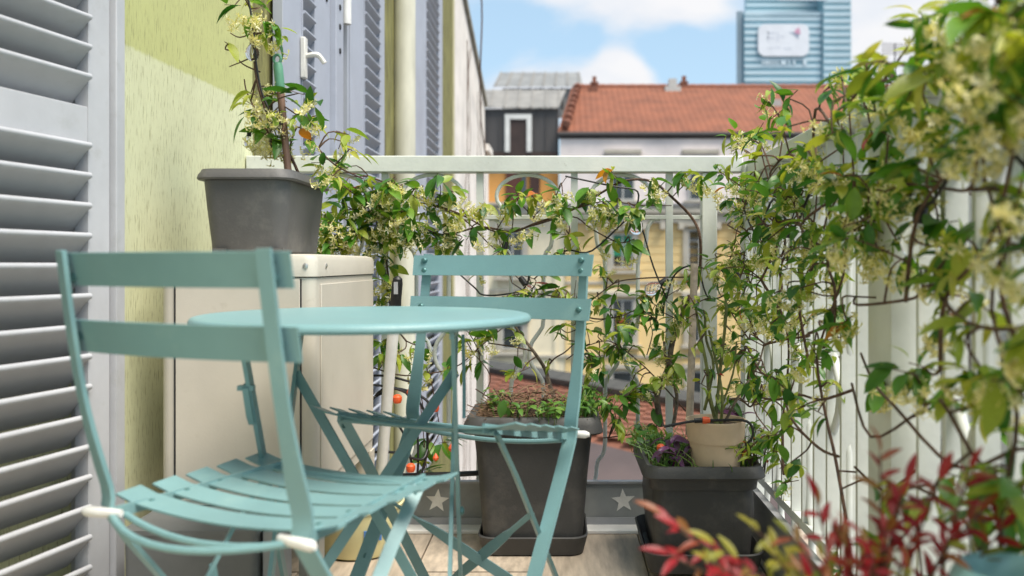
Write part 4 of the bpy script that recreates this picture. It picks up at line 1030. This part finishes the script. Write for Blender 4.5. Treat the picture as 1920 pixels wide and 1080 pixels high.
LW = [leaf_mesh('leaf', M['weed'], .62,.3,.2,4), leaf_mesh('leaf', M['weed'], .5,.3,.35,4)]
def weeds(label, base, spots, seed, size=(.016,.032), name='weed_plant', cat='weeds', LL=None, m='weed', upr=.6):
    t = thing(name, label, cat, base); r = random.Random(seed); tw = MB(); LL = LL or LW
    for (x, y, z, n, rad) in spots:
        for _ in range(n):
            p = Vector((x+r.gauss(0,rad),y+r.gauss(0,rad*.7),z+r.random()*rad)); g = Vector((p.x*.7+x*.3,p.y*.7+y*.3,z-.03))
            tw.tube([g,g.lerp(p,.6)+Vector((0,0,.006)),p], .0009, 3, cap=False)
            d = Vector((r.gauss(0,1),r.gauss(-.35,1),r.gauss(upr*.3,.5)))
            inst('leaf', r.choice(LL)[0], t, p-Vector(base), orient(d,Vector((r.gauss(0,.3),r.gauss(-.2,.3),1))), r.uniform(*size))
    tag(tw.build('stems', M[m], t), kind='stuff')
    return t
weeds('small green weeds sprouting along the front of the big square planter', (-.06,2.48,.37), [(-.03,2.44,.392,34,.028),(-.13,2.45,.395,24,.03),(-.19,2.58,.42,18,.02),(.03,2.46,.395,34,.03),(.085,2.47,.395,26,.028),(-.19,2.52,.40,14,.014),(.10,2.55,.41,16,.03)], 3)
lf = thing('fallen_leaf', 'single broad green leaf hanging over the rim of the big planter', 'leaf', at(945,770,2.40))
inst('leaf', LW[0][0], lf, (0,0,.03), orient(Vector((-.2,-.25,-1)),Vector((0,-1,.3))), .05)
tall = MB(); t_ = thing('grass_tuft', 'thin green grass blades at the right rim of the big planter', 'grass', (.07,2.5,.37)); r = random.Random(9)
for _ in range(50):
    p = Vector((.06+r.gauss(0,.035),2.52+r.gauss(0,.04),.37)); d = Vector((r.gauss(.1,.25),r.gauss(0,.25),1))*r.uniform(.04,.11)
    tall.strip([p,p+d*.6,p+d+Vector((d.x*.4,d.y*.4,-.01))], [.003,.0026,.0008], .0005, (1,.3,0))
tag(tall.build('blades', M['weed'], t_), kind='stuff')

# --- plants in the corner planter
LPp = [leaf_mesh('leaf', M['purple'], .36,.5,.5,5)]
weeds('dark purple leaved plant left of the beige pot in the corner planter', (.30,2.3,.27), [(.285,2.30,.30,15,.028),(.30,2.36,.33,7,.022),(.475,2.43,.38,10,.025)], 13, (.035,.06), 'purple_plant', 'plant', LPp, 'purple')
g2 = MB(); r = random.Random(19); gt = thing('moss_clump', 'mossy green grass filling the corner planter around the beige pot', 'moss', (.36,2.38,.26))
for _ in range(380):
    u, w_ = r.uniform(-1,1), r.uniform(-1,1)
    p = Vector((.362+u*.135,2.385+w_*.165,.262)); d = Vector((r.gauss(0,.4),r.gauss(0,.4),1))*r.uniform(.03,.085)
    if (p.x-.402)**2+(p.y-2.30)**2 < .075**2: continue
    g2.strip([p,p+d*.6,p+d+Vector((d.x*.5,d.y*.5,-.008))], [.003,.0024,.0007], .0005, (1,.3,0))
tag(g2.build('blades', M['weed'], gt), kind='stuff')
LR = [leaf_mesh('leaf', leaf_mat('rusty_leaf', (.30,.13,.03), (.26,.25,.05), (.45,.10,.03)), .4,.4,.3,4)]
weeds('rusty green trailing plant right of the beige pot', (.49,2.28,.29), [(.49,2.27,.33,46,.028),(.50,2.33,.36,30,.025),(.505,2.26,.30,24,.02)], 23, (.014,.030), 'trailing_plant', 'plant', LR+LW, 'bark')
weeds('low green leaves at the left edge of the corner planter', (.25,2.42,.28), [(.245,2.45,.31,26,.028),(.26,2.36,.30,18,.02)], 29, (.018,.04))
# upright shrub in the beige pot
ro = Vine('potted_shrub', 'upright green stemmed shrub growing in the beige pot', 'shrub', (.40,2.30,.39), 51)
Yr = 2.30
M['greenstem'] = mat('green_stem', (.15,.17,.05), .6, .25, 40, .2, 90)
for pts, r0, r1, mm in [([(1345,800),(1332,745),(1325,690),(1312,620),(1305,575)], .006,.003,'greenstem'), ([(1345,800),(1330,745),(1322,770),(1340,690),(1326,640),(1322,600)], .004,.003,'greenstem'),
    ([(1350,800),(1352,740),(1345,680),(1330,620)], .004,.003,'greenstem'), ([(1360,795),(1385,740),(1420,690),(1435,650)], .004,.002,'barkgrey'), ([(1352,770),(1375,700),(1380,640)], .003,.002,'greenstem'),
    ([(1340,805),(1352,700),(1360,600),(1362,562)], .0045,.0035,'greenstem')]:
    ro.stem(ats(pts,Yr,.02), r0, r1, mm)
for x, y, n in [(1300,575,6),(1320,590,6),(1285,600,5),(1330,560,5),(1310,640,5),(1345,650,5),(1370,620,4),(1335,700,4),(1290,560,5),(1385,680,5),(1315,720,4),(1400,720,5),(1360,740,4)]:
    ro.cluster(at(x,y,Yr+random.uniform(-.04,.04)), .72, n, .15, .5, sp=.025)
ro.finish()
for lab, pts in (('thick pale cane stake rising behind the beige pot beside the post', [(1292,815),(1298,640),(1302,494)]),):
    c_ = MB().tube(ats(pts,2.42), .0105, 10).build('cane_stake', M['cane'], None); tag(c_, lab, 'stake')
rr_ = thing('rose_hip_sprig', 'sprig of small orange red buds low behind the white pole', 'plant', at(810,860,2.60))
sp_ = MB().tube(smooth_path(ats([(795,900),(800,860),(815,830),(830,800)],2.6),3), .0015, 5).build('stem', M['bark'], rr_)
for x, y in ((817,858),(846,840),(768,735)): MB().lathe([(0,-.012),(.008,-.006),(.009,0),(.004,.009),(0,.014)], 8, c=at(x,y,2.6)).build('bud', M['orange'], rr_)

# --- nandina and pale blue pot at the lower right
na = thing('nandina_shrub', 'blurred red and olive leaved shrub at the lower right', 'shrub', (.345,.98,.2))
LN = [leaf_mesh('leaf', M['redleaf'], .38,.3,.2), leaf_mesh('leaf', M['redleaf'], .34,.4,.35)]; LO = [leaf_mesh('leaf', M['olive'], .36,.3,.2)]
r = random.Random(77)
def spray(px, py, Y, n, olive, size=1.0):
    tip = at(px,py,Y*.86); base = Vector((.345+r.gauss(0,.02),.98+r.gauss(0,.02),.26))
    mid = base.lerp(tip,.55)+Vector((0,0,.035)); pp = smooth_path([base,mid,tip],5)
    MB().tube(pp, [.0026-.0016*i/(len(pp)-1) for i in range(len(pp))], 5).build('stem', M['bark'], na)
    for k in range(n):
        t = .55+.45*k/max(1,n-1); i = min(len(pp)-2,int(t*(len(pp)-1))); p = pp[i].lerp(pp[i+1],t*(len(pp)-1)-i)
        al = (pp[-1]-pp[-3]).normalized(); s_ = 1 if k % 2 else -1
        sd_ = al.cross(Vector((0,-.6,1))).normalized()*s_
        d = (al*r.uniform(.4,1)+sd_*r.uniform(.5,1)+Vector((r.gauss(0,.2),r.gauss(0,.25),r.gauss(.1,.25)))) if k < n-1 else al
        inst('leaf', r.choice(LO if r.random() < olive else LN)[0], na, p-na.location, orient(d,Vector((r.gauss(0,.3),-.6,1))), size*r.uniform(.024,.040))
for a in [(1650,850,1.10,9,0),(1700,905,1.1,9,.1),(1762,900,1.08,9,.05),(1820,880,1.06,11,0),(1835,960,1.08,9,.1),(1560,985,1.08,8,.1),(1530,935,1.1,7,.0),(1660,990,1.05,12,.05),(1615,1010,1.03,12,.15),(1720,985,1.06,10,.1),(1780,1010,1.05,9,.2),(1240,965,1.12,7,0),(1275,990,1.1,7,0),(1330,1050,1.06,9,.1),(1255,1040,1.08,8,.0),(1410,985,1.1,7,.9),(1340,1020,1.08,6,1),(1450,1040,1.05,9,.8),(1480,1000,1.07,8,.6),(1545,1050,1.04,10,.4),(1600,1060,1.03,10,.2),(1700,1060,1.02,10,.4),(1900,930,1.1,8,.6),(1880,990,1.08,8,.4),(1395,1060,1.04,8,.3),(1500,1070,1.02,9,.4),(1590,1000,1.06,9,.0),(1690,930,1.07,8,.1),(1640,1045,1.02,11,.1)]:
    spray(*a, size=.84)
npot = planter('planter', 'charcoal planter under the red shrub at the lower right', 'planter', (.345,.98), .11,.11,.085,.085, .012, .27, M['planter'], rimh=.03, rimo=.012)
POTX = .455
bl = thing('glazed_pot', 'blurred pale blue pot in the lower right corner', 'pot', (POTX,.92,.0))
MB().lathe([(0,.0),(.05,.0),(.062,.06),(.072,.20),(.075,.38),(.068,.45),(.055,.485),(.048,.494),(.042,.487),(.05,.42),(.05,.1),(0,.09)], 32, c=(POTX,.90,0)).build('pot', M['blue'], bl, smooth=50)

# ---------------------------------------------------------------- string lights, irrigation hose
sl2 = thing('string_lights', 'black cord of clear bulbs wound through the railing jasmine', 'string lights', (.1,2.66,.6))
Yc = 2.665
cords = [[(860,513),(890,540),(905,553),(945,552),(985,540),(1000,500),(1062,470),(1110,470),(1190,400),(1205,430),(1225,500),(1250,560)],
         [(1250,560),(1262,520),(1285,500),(1310,505),(1330,560),(1380,530),(1420,420),(1390,360)],
         [(1190,400),(1195,360),(1150,350),(1060,330)]]
for c_ in cords: MB().tube(smooth_path(ats(c_,Yc,.012),5), .0027, 6).build('cord', M['black'], sl2)
bulbm = MB().lathe([(.0035,.0),(.010,-.004),(.0185,-.018),(.0205,-.030),(.017,-.043),(.009,-.051),(0,-.053)], 20).mesh('bulb', M['glass'], 60)
sockm = MB().lathe([(0,.028),(.007,.027),(.0095,.020),(.0095,-.001),(.008,-.003),(0,-.003)], 14).mesh('socket', M['black'], 30)
film = MB().tube([(-.004,0,-.004),(-.003,0,-.026),(0,0,-.034),(.003,0,-.026),(.004,0,-.004)], .0009, 4).mesh('filament', M['handle'], 30)
def bulb(parent, p, d, s=1):
    q = Vector(d).normalized().to_track_quat('-Z','Y')
    o = inst('socket', sockm, parent, Vector(p)-parent.location, q, s)
    inst('bulb', bulbm, o); inst('filament', film, o)
bulb(sl2, at(1193,408,Yc), (0,-.1,-1)); bulb(sl2, at(1238,532,Yc), (-.85,-.1,-.5)); bulb(sl2, at(985,533,Yc), (.6,-.1,-.8)); bulb(sl2, at(1380,528,2.6), (-.1,0,-1)); bulb(sl2, at(945,470,Yc), (-.2,-.1,-1))
sl3 = thing('string_lights', 'clear bulbs on a dark cord in the planter jasmine by the wall', 'string lights', (-.75,2.12,1.1))
MB().tube(smooth_path(ats([(450,-60),(470,20),(476,85),(490,170),(520,238),(524,250)],2.10),5), .0026, 6).build('cord', M['black'], sl3)
bulb(sl3, at(474,82,2.10), (0,-.1,-1), .8); bulb(sl3, at(524,232,2.10), (0,-.1,-1), .9); bulb(sl3, at(467,255,2.14), (0,-.1,-1), .55)
sl4 = thing('string_lights', 'black cord with clear bulbs hung on the side railing', 'string lights', (.5,1.6,.85))
pts = [Vector((RXX-.05,2.55-.18*k,.93+(-.05 if k % 2 else .03))) for k in range(11)]
MB().tube(smooth_path(pts,5), .003, 6).build('cord', M['black'], sl4)
for k in range(1,11,2): bulb(sl4, pts[k]+Vector((-.005,0,-.02)), (-.2,0,-1))
ho = thing('drip_hose', 'black irrigation hose with orange drippers by the white pole', 'hose', (-.45,2.64,.3))
Yh = 2.62
for pts, r_ in [([(700,745),(740,730),(790,745),(815,765)],.004),([(700,720),(760,735),(780,790),(785,860),(783,895)],.0035),([(690,760),(730,725),(790,760),(800,840),(790,890)],.004),([(700,848),(740,850),(790,860),(800,845)],.004),([(745,895),(800,890),(870,888),(960,885)],.008),([(705,790),(750,800),(770,870)],.0035),([(700,705),(730,705),(770,715)],.0035)]:
    MB().tube(smooth_path(ats(pts,Yh,.02),5), r_, 8).build('hose', M['black'], ho)
drip = MB().lathe([(0,-.014),(.010,-.012),(.0135,-.004),(.0135,.006),(.008,.012),(0,.014)], 14).mesh('dripper', M['orange'], 40)
for x, y in ((815,764),(770,877),(745,748),(773,735)): inst('dripper', drip, ho, at(x,y,Yh-.02)-ho.location)
ho2 = thing('drip_hose', 'black irrigation hose with orange dripper across the beige pot', 'hose', (.38,2.26,.4))
MB().tube(smooth_path(ats([(1245,800),(1270,795),(1300,790),(1345,788),(1400,790),(1412,815),(1398,835)],2.24),5), .0034, 8).build('hose', M['black'], ho2)
a, b = at(1310,788,2.235), at(1320,787,2.235)
MB().tube([at(1302,789,2.235),at(1316,788,2.235)], .0062, 10).build('connector', M['black'], ho2)
MB().tube([at(1317,788,2.235),at(1323,788,2.235),at(1331,787.5,2.235)], [.0085,.0095,.0065], 10).build('dripper', M['orange'], ho2)
inst('dripper', drip, ho2, at(1239,840,2.3)-ho2.location, scale=.8)
